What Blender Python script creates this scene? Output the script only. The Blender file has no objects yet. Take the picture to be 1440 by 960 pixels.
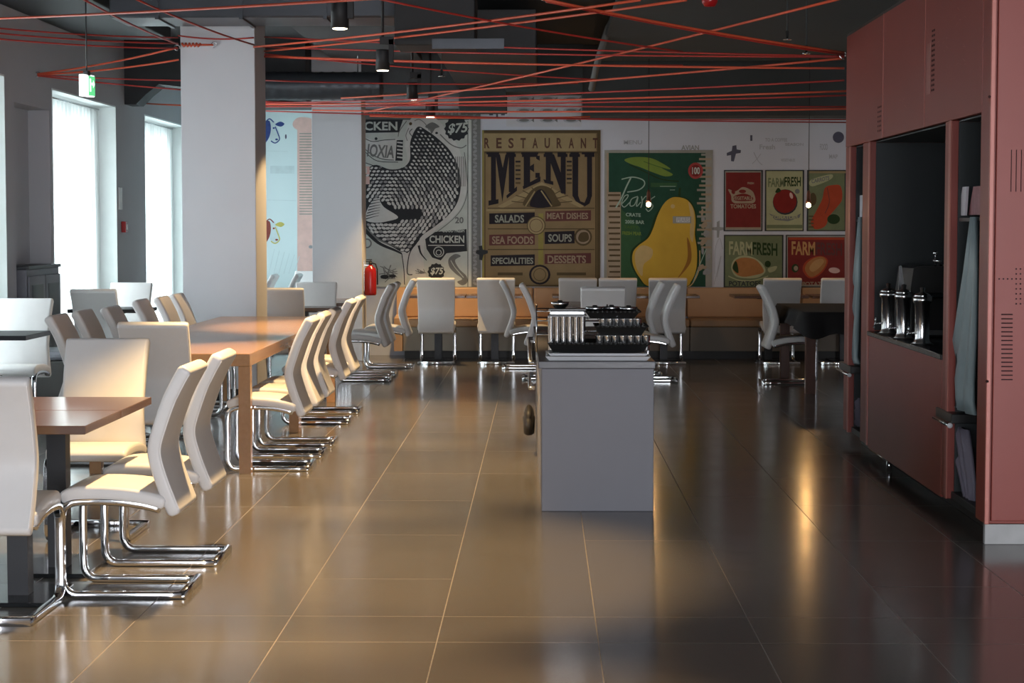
import bpy, bmesh, math, random
from mathutils import Vector, Matrix
random.seed(7)
PI = math.pi
SC = bpy.context.scene
COL = SC.collection

# ------------------------------------------------------------------ camera
F_PX = 2700.0; CAM_H = 1.54
PITCH = math.atan(162/F_PX); YAW = math.atan(42*math.cos(PITCH)/F_PX)
CAM_R = Matrix.Rotation(YAW, 3, 'Z') @ Matrix.Rotation(PI/2-PITCH, 3, 'X')
cam = bpy.data.objects.new('camera', bpy.data.cameras.new('camera')); COL.objects.link(cam)
cam.data.sensor_width = 36; cam.data.lens = F_PX/1440*36
cam.data.clip_start = .05; cam.data.clip_end = 200
cam.location = (0, 0, CAM_H); cam.rotation_euler = CAM_R.to_euler()
SC.camera = cam
def ray(px, py): return CAM_R @ Vector((px-720, 480-py, -F_PX))
def atY(px, py, Y):                       # point of the room at distance Y along the hall
    d = ray(px, py); t = Y/d.y; return Vector((d.x*t, Y, CAM_H+d.z*t))

# ------------------------------------------------------------------ materials
def mat(name, col, rough=.5, metal=0, var=.06, scale=6, bump=0, spec=.5, emit=None, estr=0, coat=0, nodes=None):
    m = bpy.data.materials.new(name); m.use_nodes = True
    nt = m.node_tree; b = nt.nodes['Principled BSDF']
    b.inputs['Roughness'].default_value = rough; b.inputs['Metallic'].default_value = metal
    b.inputs['Specular IOR Level'].default_value = spec
    if coat: b.inputs['Coat Weight'].default_value = coat; b.inputs['Coat Roughness'].default_value = .1
    tc = nt.nodes.new('ShaderNodeTexCoord'); no = nt.nodes.new('ShaderNodeTexNoise')
    no.inputs['Scale'].default_value = scale; no.inputs['Detail'].default_value = 4
    nt.links.new(tc.outputs['Object'], no.inputs['Vector'])
    mx = nt.nodes.new('ShaderNodeMix'); mx.data_type = 'RGBA'
    c = Vector(col[:3])
    mx.inputs[6].default_value = (*[max(0, v*(1-var)) for v in c], 1)
    mx.inputs[7].default_value = (*[min(1, v*(1+var)) for v in c], 1)
    nt.links.new(no.outputs['Fac'], mx.inputs[0]); nt.links.new(mx.outputs[2], b.inputs['Base Color'])
    if bump:
        bp = nt.nodes.new('ShaderNodeBump'); bp.inputs['Strength'].default_value = bump; bp.inputs['Distance'].default_value = .01
        nt.links.new(no.outputs['Fac'], bp.inputs['Height']); nt.links.new(bp.outputs['Normal'], b.inputs['Normal'])
    if emit:
        b.inputs['Emission Color'].default_value = (*emit, 1); b.inputs['Emission Strength'].default_value = estr
    return m
def wood(name, c1, c2, rough=.35, along='Y'):
    m = bpy.data.materials.new(name); m.use_nodes = True; nt = m.node_tree; b = nt.nodes['Principled BSDF']
    b.inputs['Roughness'].default_value = rough
    tc = nt.nodes.new('ShaderNodeTexCoord'); mp = nt.nodes.new('ShaderNodeMapping')
    mp.inputs['Scale'].default_value = (30, 2, 30) if along == 'Y' else (2, 30, 30) if along == 'X' else (30, 30, 2)
    no = nt.nodes.new('ShaderNodeTexNoise'); no.inputs['Scale'].default_value = 1.2; no.inputs['Detail'].default_value = 6
    mx = nt.nodes.new('ShaderNodeMix'); mx.data_type = 'RGBA'
    mx.inputs[6].default_value = (*c1, 1); mx.inputs[7].default_value = (*c2, 1)
    nt.links.new(tc.outputs['Object'], mp.inputs[0]); nt.links.new(mp.outputs[0], no.inputs['Vector'])
    nt.links.new(no.outputs['Fac'], mx.inputs[0]); nt.links.new(mx.outputs[2], b.inputs['Base Color'])
    return m
M = {}
M['wall'] = mat('wall_paint', (.53, .53, .56), .8, var=.03, scale=3)
M['wallL'] = mat('wall_paint_grey', (.40, .40, .42), .8, var=.03, scale=3)
M['reveal'] = mat('window_reveal_paint', (.75, .80, .79), .7)
M['mural'] = mat('mural_ground', (.56, .59, .67), .75, var=.05, scale=2)
M['murals2'] = mat('mural_ground_pale_blue', (.60, .72, .74), .8, var=.06, scale=2)
M['pink'] = mat('mural_pink', (.80, .50, .45), .8, var=.08, scale=5)
M['pinkline'] = mat('mural_pink_line', (.78, .66, .58), .8)
M['ceil'] = mat('ceiling_slab_grey', (.060, .062, .066), .9, var=.15, scale=2)
M['ceilR'] = mat('ceiling_panel_dark', (.045, .052, .054), .85, var=.12, scale=2)
M['black'] = mat('matt_black', (.012, .012, .014), .6)
M['duct'] = mat('duct_steel_dark', (.06, .065, .075), .38, .6, var=.25, scale=3)
M['foil'] = mat('duct_foil', (.35, .38, .38), .35, .8, var=.4, scale=9)
M['rope'] = mat('elastic_rope_orange', (.60, .085, .035), .5, emit=None)
M['rope2'] = mat('elastic_rope_red', (.38, .026, .018), .5)
M['leather'] = mat('white_leatherette', (.68, .665, .66), .42, var=.03, scale=20, bump=.05)
M['pipe'] = mat('leatherette_piping', (.82, .79, .78), .45)
M['chrome'] = mat('polished_chrome', (.75, .76, .78), .08, 1, var=.02)
M['steel'] = mat('brushed_steel', (.62, .63, .65), .22, 1, var=.08, scale=30)
M['cup'] = mat('cup_steel', (.85, .86, .88), .2, 1, var=.02)
M['oak'] = wood('light_oak', (.31, .165, .078), (.41, .23, .115), .22)
M['walnut'] = wood('brown_laminate', (.085, .045, .031), (.125, .068, .047), .2, 'X')
M['dkwood'] = wood('dark_brown_wood', (.07, .025, .014), (.12, .045, .028), .35, 'Z')
M['post'] = mat('anthracite_steel', (.035, .036, .04), .45, .3)
M['plate'] = mat('black_base_plate', (.02, .022, .024), .15, .2)
M['tan'] = mat('tan_leatherette', (.47, .285, .155), .55, var=.06, scale=8)
M['taupe'] = mat('taupe_bench_front', (.26, .22, .175), .6, var=.06, scale=4)
M['kick'] = mat('dark_plinth', (.02, .018, .017), .5)
M['red'] = mat('red_oxide_lacquer', (.245, .038, .025), .42, .05, var=.10, scale=2.5)
M['redlite'] = mat('red_edge_strip', (.42, .13, .10), .35, .1)
M['hole'] = mat('slot_dark', (.035, .008, .008), .9)
M['scuff'] = mat('scuffed_red', (.34, .12, .10), .5, var=.2, scale=40)
M['slate'] = mat('niche_slate', (.018, .024, .027), .5, var=.1)
M['granite'] = mat('black_counter', (.008, .008, .009), .25)
M['plinthG'] = mat('plinth_stone', (.42, .42, .42), .5, var=.2, scale=12)
M['counter'] = mat('counter_grey_panel', (.165, .165, .19), .55, var=.07, scale=2)
M['countop'] = mat('counter_top_dark', (.06, .06, .07), .4)
M['plastic'] = mat('white_plastic_tray', (.72, .73, .76), .4)
M['blkpl'] = mat('black_plastic', (.010, .010, .010), .35)
M['cloth'] = mat('black_tablecloth', (.010, .009, .010), .9)
M['sheet'] = mat('blue_grey_sheet', (.25, .32, .345), .45, var=.12, scale=9)
M['sheet2'] = mat('violet_grey_strip', (.22, .20, .26), .6)
M['card'] = mat('card_pale', (.62, .62, .68), .6)
M['cardp'] = mat('card_plum', (.30, .12, .14), .6, var=.5, scale=25)
M['extred'] = mat('extinguisher_red', (.34, .010, .012), .25)
M['rubber'] = mat('black_rubber', (.015, .015, .015), .6)
M['sign'] = mat('white_plate', (.75, .75, .75), .5)
M['exitg'] = mat('exit_green', (.05, .55, .18), .5, emit=(.20, 1, .40), estr=.7)
M['exitw'] = mat('exit_lamp_white', (.9, .9, .9), .5, emit=(.92, 1, .97), estr=1.3)
M['lampw'] = mat('lamp_lens', (1, .9, .75), .5, emit=(1, .84, .62), estr=14)
M['bulb'] = mat('bulb_glow', (1, .8, .5), .5, emit=(1, .70, .36), estr=14)
M['copper'] = mat('copper_socket', (.55, .22, .14), .3, 1)
M['frame'] = mat('window_frame_white', (.7, .72, .72), .5)
M['green1'] = mat('sideboard_grey', (.11, .11, .13), .5)
def flat(name, c, var=.17, scale=11): return mat('print_'+name, c, .75, var=var, scale=scale, spec=.2)
P = {
 'faint2': flat('pale_panel', (0.546, 0.557, 0.601), .05),
 'ink': flat('ink', (0.033, 0.039, 0.046)), 'paper': flat('paper', (0.520, 0.575, 0.550), .12), 'paper2': flat('paper_light', (0.600, 0.625, 0.615)),
 'mid': flat('grey', (0.175, 0.186, 0.186), .2, 20), 'greyl': flat('grey_light', (0.295, 0.306, 0.317), .2, 18),
 'kraft': flat('kraft', (0.235, 0.170, 0.090), .25, 4), 'kraftd': flat('kraft_dark', (0.093, 0.068, 0.033), .25, 6), 'kraftl': flat('kraft_light', (0.317, 0.246, 0.131), .15),
 'olive': flat('olive', (0.262, 0.229, 0.066)), 'menuk': flat('menu_black', (0.019, 0.016, 0.022)), 'wine': flat('wine', (0.115, 0.041, 0.039)),
 'brown': flat('brown_letter', (0.098, 0.049, 0.033)), 'label': flat('letter_tan', (0.295, 0.229, 0.164)), 'labelw': flat('letter_pale', (0.273, 0.284, 0.240)),
 'green': flat('deep_green', (0.019, 0.071, 0.046), .25), 'green2': flat('bottle_green', (0.039, 0.109, 0.049), .2), 'leaf': flat('leaf_green', (0.175, 0.262, 0.049)),
 'leafd': flat('leaf_green_dark', (0.066, 0.142, 0.033)), 'pear': flat('pear_yellow', (0.568, 0.366, 0.049), .15, 4), 'pearl': flat('pear_light', (0.546, 0.404, 0.186), .15),
 'peard': flat('pear_brown', (0.306, 0.142, 0.028)), 'script': flat('script_pale', (0.328, 0.459, 0.393)), 'beige': flat('beige', (0.360, 0.284, 0.207)), 'frame': flat('frame_grey', (0.306, 0.306, 0.273)),
 'prred': flat('poster_red', (0.186, 0.024, 0.022), .2), 'tomato': flat('tomato', (0.218, 0.019, 0.016), .2), 'cream': flat('cream', (0.393, 0.404, 0.240)), 'sage': flat('sage', (0.164, 0.197, 0.109), .2),
 'potato': flat('potato', (0.393, 0.175, 0.060), .25, 15), 'potl': flat('potato_light', (0.491, 0.273, 0.109)), 'orange': flat('orange_red', (0.393, 0.060, 0.024), .2), 'dgreen': flat('dark_leaf', (0.022, 0.049, 0.016)),
 'blue': flat('blue_ink', (0.039, 0.066, 0.218), .4, 30), 'yell': flat('yellow_ochre', (0.491, 0.459, 0.131), .3, 30), 'maroon': flat('maroon', (0.240, 0.066, 0.055), .3, 30), 'faint': flat('faint_grey', (0.393, 0.415, 0.470)), 'faintb': flat('faint_blue', (0.524, 0.633, 0.655)),
 'slategrey': flat('cross_slate', (0.093, 0.098, 0.142)), 'badge': flat('badge_red', (0.360, 0.055, 0.055)), 'salmon': flat('salmon', (0.677, 0.459, 0.415)),
}
# ------------------------------------------------------------------ mesh helpers
def newbm(): return bmesh.new()
def box(bm, x0, x1, y0, y1, z0, z1, mi=0, bev=0):
    if x0 > x1: x0, x1 = x1, x0
    if y0 > y1: y0, y1 = y1, y0
    if z0 > z1: z0, z1 = z1, z0
    vs = [bm.verts.new((x, y, z)) for z in (z0, z1) for y in (y0, y1) for x in (x0, x1)]
    fs = [bm.faces.new([vs[i] for i in f]) for f in ((0,2,3,1),(4,5,7,6),(0,1,5,4),(2,6,7,3),(0,4,6,2),(1,3,7,5))]
    for f in fs: f.material_index = mi
    if bev:
        es = list({e for f in fs for e in f.edges})
        r = bmesh.ops.bevel(bm, geom=es, offset=bev, segments=2, affect='EDGES', profile=.5)
        for f in r['faces']: f.material_index = mi
def prism(bm, pts, z0, z1, axis='Z', mi=0):       # closed outline extruded along an axis
    def V(p, h): return {'Z': (p[0], p[1], h), 'Y': (p[0], h, p[1]), 'X': (h, p[0], p[1])}[axis]
    a = [bm.verts.new(V(p, z0)) for p in pts]; b = [bm.verts.new(V(p, z1)) for p in pts]
    n = len(pts); fs = [bm.faces.new(a), bm.faces.new(b)]
    for i in range(n): fs.append(bm.faces.new((a[i], a[(i+1) % n], b[(i+1) % n], b[i])))
    for f in fs: f.material_index = mi
    bmesh.ops.recalc_face_normals(bm, faces=fs)
def rings(bm, rs, cap=True, mi=0, closed=True):
    L = [[bm.verts.new(p) for p in r] for r in rs]; fs = []
    for a, b in zip(L, L[1:]):
        n = len(a)
        for i in range(n if closed else n-1): fs.append(bm.faces.new((a[i], a[(i+1) % n], b[(i+1) % n], b[i])))
    if cap and closed: fs.append(bm.faces.new(L[0][::-1])); fs.append(bm.faces.new(L[-1]))
    for f in fs: f.material_index = mi; f.smooth = True
    bmesh.ops.recalc_face_normals(bm, faces=fs)
def lathe(bm, prof, c=(0, 0, 0), n=20, mi=0, axis='Z'):
    rs = []
    for r, h in prof:
        ring = []
        for k in range(n):
            a = 2*PI*k/n; u, v = max(r, .0002)*math.cos(a), max(r, .0002)*math.sin(a)
            p = {'Z': (u, v, h), 'Y': (u, h, v), 'X': (h, u, v)}[axis]
            ring.append((c[0]+p[0], c[1]+p[1], c[2]+p[2]))
        rs.append(ring)
    rings(bm, rs, mi=mi)
def tube(bm, pts, r, n=8, mi=0, rad2=None):
    pts = [Vector(p) for p in pts]; rs = []
    for i, p in enumerate(pts):
        t = (pts[min(i+1, len(pts)-1)]-pts[max(i-1, 0)]).normalized()
        up = Vector((0, 0, 1)) if abs(t.z) < .9 else Vector((1, 0, 0))
        a = t.cross(up).normalized(); b = t.cross(a).normalized()
        rs.append([p+a*r*math.cos(2*PI*k/n)+b*(rad2 or r)*math.sin(2*PI*k/n) for k in range(n)])
    rings(bm, rs, mi=mi)
def obj(name, bm, mats, parent=None, smooth=None):
    me = bpy.data.meshes.new(name); bm.to_mesh(me); bm.free()
    if not isinstance(mats, (list, tuple)): mats = [mats]
    for m in mats: me.materials.append(m)
    if smooth is not None:
        for p in me.polygons: p.use_smooth = smooth
    o = bpy.data.objects.new(name, me); COL.objects.link(o)
    if parent: o.parent = parent
    return o
def tag(o, label, cat, group=None):
    o['label'] = label; o['category'] = cat
    if group: o['group'] = group
    return o
def thing(name, label, cat, loc=(0, 0, 0), rz=0, group=None):
    o = bpy.data.objects.new(name, None); COL.objects.link(o); o.empty_display_size = .1
    o.location = loc; o.rotation_euler = (0, 0, rz); return tag(o, label, cat, group)
def struct(name, bm, mats, parent=None):
    o = obj(name, bm, mats, parent)
    if not parent: o['kind'] = 'structure'
    return o
def dup(src, loc, rz, label, group=None):
    r = src.copy(); COL.objects.link(r); r.location = loc; r.rotation_euler = (0, 0, rz); r['label'] = label
    if group: r['group'] = group
    for ch in [c for c in bpy.data.objects if c.parent == src]:
        c = ch.copy(); COL.objects.link(c); c.parent = r
        for g in [g for g in bpy.data.objects if g.parent == ch]:
            d = g.copy(); COL.objects.link(d); d.parent = c
    return r

# ------------------------------------------------------------------ room shell
XL, XR, YB, YF, YC, ZC = -4.6, 4.6, -5.0, 22.9, 25.6, 3.6
# floor: one mesh, tiles and grout cut into the same plane
bm = newbm(); lay = bm.faces.layers.float.new('tile')
g = .0022; xs = [XL-.3]+[.211+.6*k for k in range(-8, 8) if XL < .211+.6*k < XR]+[XR+.3]
fixed = {3: [8.17], 4: [9.36], 1: [9.36, 11.4], -3: [10.47], -2: [10.47], 0: [11.9], 2: [10.9]}
for ci, (a, b) in enumerate(zip(xs, xs[1:])):
    k = round((a-.211)/.6) + 1
    cuts = [YB-.3, -3.1, -1.9, -.7, .5, 1.7, 2.9, 4.1, 5.3, 6.2, 7.04, 7.51]+fixed.get(k, [8.1+random.random()*1.1])
    while cuts[-1] < YC: cuts.append(cuts[-1]+1.2)
    cuts[-1] = YC+.3
    for y0, y1 in zip(cuts, cuts[1:]):
        def q(x0, x1, ya, yb, mi, v=0):
            f = bm.faces.new([bm.verts.new(p) for p in ((x0, ya, 0), (x1, ya, 0), (x1, yb, 0), (x0, yb, 0))]); f.material_index = mi; f[lay] = v
        q(a+g, b-g, y0+g, y1-g, 0, random.random())
        q(a+g, b-g, y0-g, y0+g, 1)
    q(a-g, a+g, YB-.3, YC+.3, 1)
fm = bpy.data.materials.new('glazed_floor_tile'); fm.use_nodes = True; nt = fm.node_tree; b_ = nt.nodes['Principled BSDF']
at = nt.nodes.new('ShaderNodeAttribute'); at.attribute_name = 'tile'
no = nt.nodes.new('ShaderNodeTexNoise'); no.inputs['Scale'].default_value = 1.7; no.inputs['Detail'].default_value = 6; no.inputs['Roughness'].default_value = .65
tc = nt.nodes.new('ShaderNodeTexCoord'); nt.links.new(tc.outputs['Object'], no.inputs['Vector'])
ma = nt.nodes.new('ShaderNodeMath'); ma.operation = 'MULTIPLY_ADD'; ma.inputs[1].default_value = .35
nt.links.new(at.outputs['Fac'], ma.inputs[0]); nt.links.new(no.outputs['Fac'], ma.inputs[2])
mx = nt.nodes.new('ShaderNodeMix'); mx.data_type = 'RGBA'
mx.inputs[6].default_value = (.103, .094, .085, 1); mx.inputs[7].default_value = (.146, .131, .116, 1)
nt.links.new(ma.outputs[0], mx.inputs[0]); nt.links.new(mx.outputs[2], b_.inputs['Base Color'])
mr = nt.nodes.new('ShaderNodeMapRange'); mr.inputs[3].default_value = .12; mr.inputs[4].default_value = .22
nt.links.new(no.outputs['Fac'], mr.inputs[0]); nt.links.new(mr.outputs[0], b_.inputs['Roughness'])
b_.inputs['Specular IOR Level'].default_value = .55
struct('floor', bm, [fm, mat('tile_grout', (.24, .21, .19), .7)])

bm = newbm(); box(bm, XL-.3, XR+.3, YB-.3, YC+.3, ZC, ZC+.2); struct('ceiling', bm, M['ceil'])
# left wall with window openings (y0, y1), opening from z .25 to 2.83
WZ0, WZ1 = .25, 2.83
wins = [(-3.2, -.4), (.9, 3.7), (5.2, 8.0), (9.4, 12.2), (13.5, 16.45), (18.05, 20.75), (22.25, 24.9)]
niche = (16.75, 17.95)
bm = newbm(); T = .34
edges = [YB-.3]+[v for w in wins for v in w]+[YC+.3]
for i in range(0, len(edges), 2): 
    y0, y1 = edges[i], edges[i+1]
    if abs(y0-16.45) < .01:            # pier with the shallow niche
        box(bm, XL-T, XL, y0, niche[0], 0, ZC); box(bm, XL-T, XL, niche[1], y1, 0, ZC)
        box(bm, XL-T, XL-.2, niche[0], niche[1], 0, 2.62); box(bm, XL-T, XL, niche[0], niche[1], 2.62, ZC)
    else: box(bm, XL-T, XL, y0, y1, 0, ZC)
for y0, y1 in wins: box(bm, XL-T, XL, y0, y1, 0, WZ0); box(bm, XL-T, XL, y0, y1, WZ1, ZC)
struct('wall_left', bm, M['wallL'])
bm = newbm(); box(bm, XR, XR+.3, YB-.3, YC, 0, ZC); struct('wall_right', bm, M['wallL'])
bm = newbm(); box(bm, -2.12, XR, YF, YF+.3, 0, ZC); struct('wall_back', bm, M['mural'])
bm = newbm(); box(bm, XL-.3, -2.12, YC, YC+.3, 0, ZC); box(bm, -2.12, -1.9, YF+.3, YC+.3, 0, ZC); struct('wall_back_left', bm, M['murals2'])
bm = newbm()   # glazed front behind the camera
box(bm, XL, XR, YB-.3, YB, 0, .3); box(bm, XL, XR, YB-.3, YB, 2.9, ZC)
for x in (-4.6, -2.3, 0, 2.3, 4.45): box(bm, x, x+.15, YB-.3, YB, .3, 2.9)
struct('wall_front', bm, M['wallL'])

def curtain_mat():
    m = bpy.data.materials.new('sheer_curtain'); m.use_nodes = True; nt = m.node_tree; nt.nodes.clear()
    out = nt.nodes.new('ShaderNodeOutputMaterial'); d = nt.nodes.new('ShaderNodeBsdfDiffuse'); t = nt.nodes.new('ShaderNodeBsdfTranslucent')
    d.inputs[0].default_value = (.86, .92, .90, 1); t.inputs[0].default_value = (.86, .93, .91, 1)
    tr = nt.nodes.new('ShaderNodeBsdfTransparent'); m1 = nt.nodes.new('ShaderNodeMixShader'); m2 = nt.nodes.new('ShaderNodeMixShader')
    m1.inputs[0].default_value = .65; m2.inputs[0].default_value = .35
    nt.links.new(d.outputs[0], m1.inputs[1]); nt.links.new(t.outputs[0], m1.inputs[2])
    nt.links.new(m1.outputs[0], m2.inputs[1]); nt.links.new(tr.outputs[0], m2.inputs[2]); nt.links.new(m2.outputs[0], out.inputs[0])
    return m
M['curtain'] = curtain_mat()
gl = bpy.data.materials.new('window_glass'); gl.use_nodes = True; nt = gl.node_tree; nt.nodes.clear()
out = nt.nodes.new('ShaderNodeOutputMaterial'); t = nt.nodes.new('ShaderNodeBsdfTransparent'); gg = nt.nodes.new('ShaderNodeBsdfGlossy'); gg.inputs['Roughness'].default_value = .02
fr = nt.nodes.new('ShaderNodeFresnel'); fr.inputs[0].default_value = 1.3; ms = nt.nodes.new('ShaderNodeMixShader')
nt.links.new(fr.outputs[0], ms.inputs[0]); nt.links.new(t.outputs[0], ms.inputs[1]); nt.links.new(gg.outputs[0], ms.inputs[2]); nt.links.new(ms.outputs[0], out.inputs[0])
M['glass'] = gl
WIN_E = 105
for i, (y0, y1) in enumerate(wins):
    bm = newbm(); xo = XL-T
    for a, b2, c, d in ((y0, y0+.06, WZ0, WZ1), (y1-.06, y1, WZ0, WZ1), (y0, y1, WZ0, WZ0+.06), (y0, y1, WZ1-.06, WZ1), ((y0+y1)/2-.03, (y0+y1)/2+.03, WZ0, WZ1)):
        box(bm, xo+.02, xo+.08, a, b2, c, d)
    w = struct('window_%d' % (i+1), bm, M['frame'])
    bm = newbm(); box(bm, xo+.045, xo+.05, y0+.06, y1-.06, WZ0+.06, WZ1-.06); obj('pane', bm, M['glass'], w)
    bm = newbm(); box(bm, xo+.08, XL+.02, y0-.005, y1+.005, WZ0-.03, WZ0+.012); obj('window_sill', bm, M['reveal'], w)
    bm = newbm()   # painted reveal lining
    box(bm, xo+.08, XL+.004, y1-.012, y1+.004, WZ0, WZ1); box(bm, xo+.08, XL+.004, y0-.004, y0+.012, WZ0, WZ1); box(bm, xo+.08, XL+.004, y0, y1, WZ1-.012, WZ1+.004)
    obj('window_lining', bm, M['reveal'], w)
    if y0 > 9:
        bm = newbm(); n = 120; ya, yb = y0+.03, y1-.04; rs = []
        for k in range(n+1):
            u = k/n; y = ya+(yb-ya)*u; x = xo+.16+.022*math.sin(u*2*PI*17)+.008*math.sin(u*71)
            rs.append([(x, y, WZ0+.02), (x+.004*math.sin(u*90), y, 1.5), (x*.5+(xo+.16)*.5, y, WZ1-.05)])
        rings(bm, rs, cap=False, closed=False)
        c = obj('curtain', bm, M['curtain'])
        nm = {3: 'first', 4: 'leftmost', 5: 'second', 6: 'third'}[i]
        tag(c, {3: 'sheer white curtain in the window nearest the camera', 4: 'sheer white curtain in the window cut by the left picture edge', 5: 'sheer white curtain in the window between niche and red call point', 6: 'sheer white curtain in the window half hidden behind the big pillar'}[i], 'curtain', 'sheer curtains along the window wall')
        bm = newbm(); tube(bm, [(xo+.16, y0+.013, WZ1-.035), (xo+.16, y1-.013, WZ1-.035)], .010)
        tag(obj('curtain_rail', bm, M['steel']), 'thin metal rail above the %s' % {3: 'curtain nearest the camera', 4: 'curtain at the left picture edge', 5: 'curtain left of the red call point', 6: 'curtain beside the big pillar'}[i], 'curtain rail', 'curtain rails')
    L = bpy.data.lights.new('window_daylight', 'AREA'); L.shape = 'RECTANGLE'; L.size = y1-y0-.1; L.size_y = 1.95
    L.energy = WIN_E*(1.9 if y0 > 13 else .16); L.color = (.86, .95, 1)
    lo = bpy.data.objects.new('window_daylight', L); COL.objects.link(lo); lo.location = (xo-.10, (y0+y1)/2, 1.30); lo.rotation_euler = (0, -PI/2, 0)
for i, x in enumerate((-2.3, 0, 2.3, 4.45)):
    bm = newbm(); x0 = x-2.15
    for a, b2, c, d in ((x0, x0+.06, .3, 2.9), (x-.06, x, .3, 2.9), (x0, x, .3, .36), (x0, x, 2.84, 2.9)): box(bm, a, b2, YB-.2, YB-.14, c, d)
    w = struct('window_%d' % (i+8), bm, M['frame']); bm = newbm(); box(bm, x0+.06, x-.06, YB-.175, YB-.17, .36, 2.84); obj('pane', bm, M['glass'], w)
    L = bpy.data.lights.new('shopfront_daylight', 'AREA'); L.shape = 'RECTANGLE'; L.size = 2.1; L.size_y = 2.5; L.energy = (120, 150, 240, 660)[i]; L.color = (.93, .95, 1)
    lo = bpy.data.objects.new('shopfront_daylight', L); COL.objects.link(lo); lo.location = (x-1.08, YB-.4, 1.6); lo.rotation_euler = (PI/2, 0, 0)

# pillars
def pillar(x0, x1, y0, y1, zt):
    bm = newbm(); box(bm, x0, x1, y0, y1, 0, zt, bev=.006); o = struct('pillar', bm, M['wall'])
    return o
pl = atY(256, 300, 17.05); pr = atY(360, 300, 17.05)
pillar(pl.x, pr.x, 17.05, 17.70, 3.6)
PX0, PX1 = pl.x, pr.x
q0 = atY(439, 300, 21.9); q1 = atY(509, 300, 21.9); pillar(q0.x, q1.x, 21.9, 22.4, 3.6); QX0, QX1 = q0.x, q1.x
# baseboards
bm = newbm(); box(bm, PX0-.01, PX1+.01, 17.04, 17.71, 0, .09); struct('baseboard_pillar', bm, M['kick'])

# ------------------------------------------------------------------ ceiling services
def ceiling_box(name, x0, x1, y0, y1, z0, z1, m, label, cat, group=None):
    bm = newbm(); box(bm, x0, x1, y0, y1, z0, z1, bev=.01); return tag(obj(name, bm, m), label, cat, group)
ceiling_box('ventilation_duct', -4.598, -3.75, 6, 19.5, 3.42, 3.598, M['black'], 'long black rectangular duct running above the window wall', 'duct')
t = thing('ventilation_duct', 'wide black rectangular duct crossing in front of the big pillar top', 'duct', (-2.3, 16.4, 3.27))
bm = newbm(); box(bm, -1.3, 1.25, -.35, .35, 0, .326, bev=.015); obj('casing', bm, M['duct'], t)
for x in (-.9, -.2, .5, 1.1):
    bm = newbm(); box(bm, x-.015, x+.015, -.37, .37, -.015, .329); obj('flange', bm, M['duct'], t)
t = thing('ventilation_duct', 'dark round spiral duct beyond the big pillar, left of the menu poster', 'duct', (-2.6, 20.95, 3.06))
bm = newbm()
prof = [(.15+(.006 if k % 4 == 0 else 0), -.75+k*.03) for k in range(55)]
lathe(bm, prof, axis='X', n=24); obj('spiral_pipe', bm, M['duct'], t)
for x in (-.5, .6):
    bm = newbm(); tube(bm, [(x, 0, .14), (x, 0, .538)], .006); obj('hanger', bm, M['steel'], t)
# dark soffit boxes in front of the mural, with gaps that show the pale wall
def sx(px, Y=22.0): return atY(px, 150, Y).x
for a, b2, bot, lab in ((355, 439, 150, 'black ceiling bulkhead between the two pillars'), (645, 712, 156, 'black ceiling bulkhead above the gap between hen and menu posters'), (819, 1400, 163, 'black ceiling bulkhead above the pear and vegetable posters')):
    ceiling_box('bulkhead', sx(a), min(4.55, sx(b2)), 22.0, 22.6, atY(800, bot, 22).z, ZC-.002, M['ceilR'], lab, 'bulkhead', 'ceiling bulkheads in front of the poster wall')
ceiling_box('bulkhead', sx(509), sx(646), 21.9, 22.5, atY(800, 131, 22).z, ZC-.002, M['ceil'], 'grey ceiling bulkhead above the hen poster', 'bulkhead', 'ceiling bulkheads in front of the poster wall')
ceiling_box('bulkhead', sx(711), sx(820), 21.9, 22.5, atY(800, 130, 22).z, ZC-.002, M['ceilR'], 'dark ceiling bulkhead above the menu poster and its row of small prints', 'bulkhead', 'ceiling bulkheads in front of the poster wall')
bm = newbm(); prism(bm, [(atY(177, y, 20.9).x if False else x, z) for x, z, y in ((-4.598, 2.88, 0), (-4.47, 2.88, 0), (-4.36, 2.99, 0), (-4.22, 3.10, 0), (-2.6, 2.92, 0), (-2.6, 3.598, 0), (-4.598, 3.598, 0))], 21.2, 21.6, 'Y')
tag(obj('bulkhead', bm, M['black']), 'black notched ceiling bulkhead beside the far window', 'bulkhead', 'ceiling bulkheads in front of the poster wall')
# suspended dark ceiling panel over the right aisle
t = ceiling_box('ceiling_raft', .62, 4.3, 8.5, 21.6, 3.38, 3.46, M['ceilR'], 'large dark suspended ceiling raft over the right hand aisle', 'ceiling panel')
ceiling_box('ceiling_raft', -2.35, -1.35, 17.8, 21.8, 3.40, 3.46, M['ceil'], 'grey suspended ceiling raft right of the big pillar', 'ceiling panel')
ceiling_box('ventilation_duct', -.95, -.05, 17.5, 21.85, 3.1, 3.5, M['black'], 'black box duct hanging above the menu poster', 'duct')
t = thing('air_unit', 'black ceiling air unit with pale grille behind the track spotlights', 'air unit', (-.85, 15.6, 2.97))
bm = newbm(); box(bm, -.32, .32, -.3, .3, 0, .42, bev=.01); obj('casing', bm, M['black'], t)
bm = newbm(); box(bm, -.02, .55, -.32, -.30, -.03, .05); obj('grille', bm, M['duct'], t)
for x in (-.2, .2):
    bm = newbm(); tube(bm, [(x, 0, .41), (x, 0, .628)], .008); obj('hanger', bm, M['steel'], t)
bm = newbm(); pts = [atY(876, -6, 18.5), atY(868, 18, 18.6), atY(855, 40, 18.8), atY(842, 80, 19.2), atY(832, 125, 19.8)]  # pale tube added to stand in for a curved light reflection along the ceiling edge
tube(bm, pts, .035, 8); tag(obj('reflection_strip', bm, mat('reflection_strip_grey', (.14, .14, .14), .8)), 'pale curved strip added as a light reflection under the ceiling above the menu poster', 'pipe')

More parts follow.
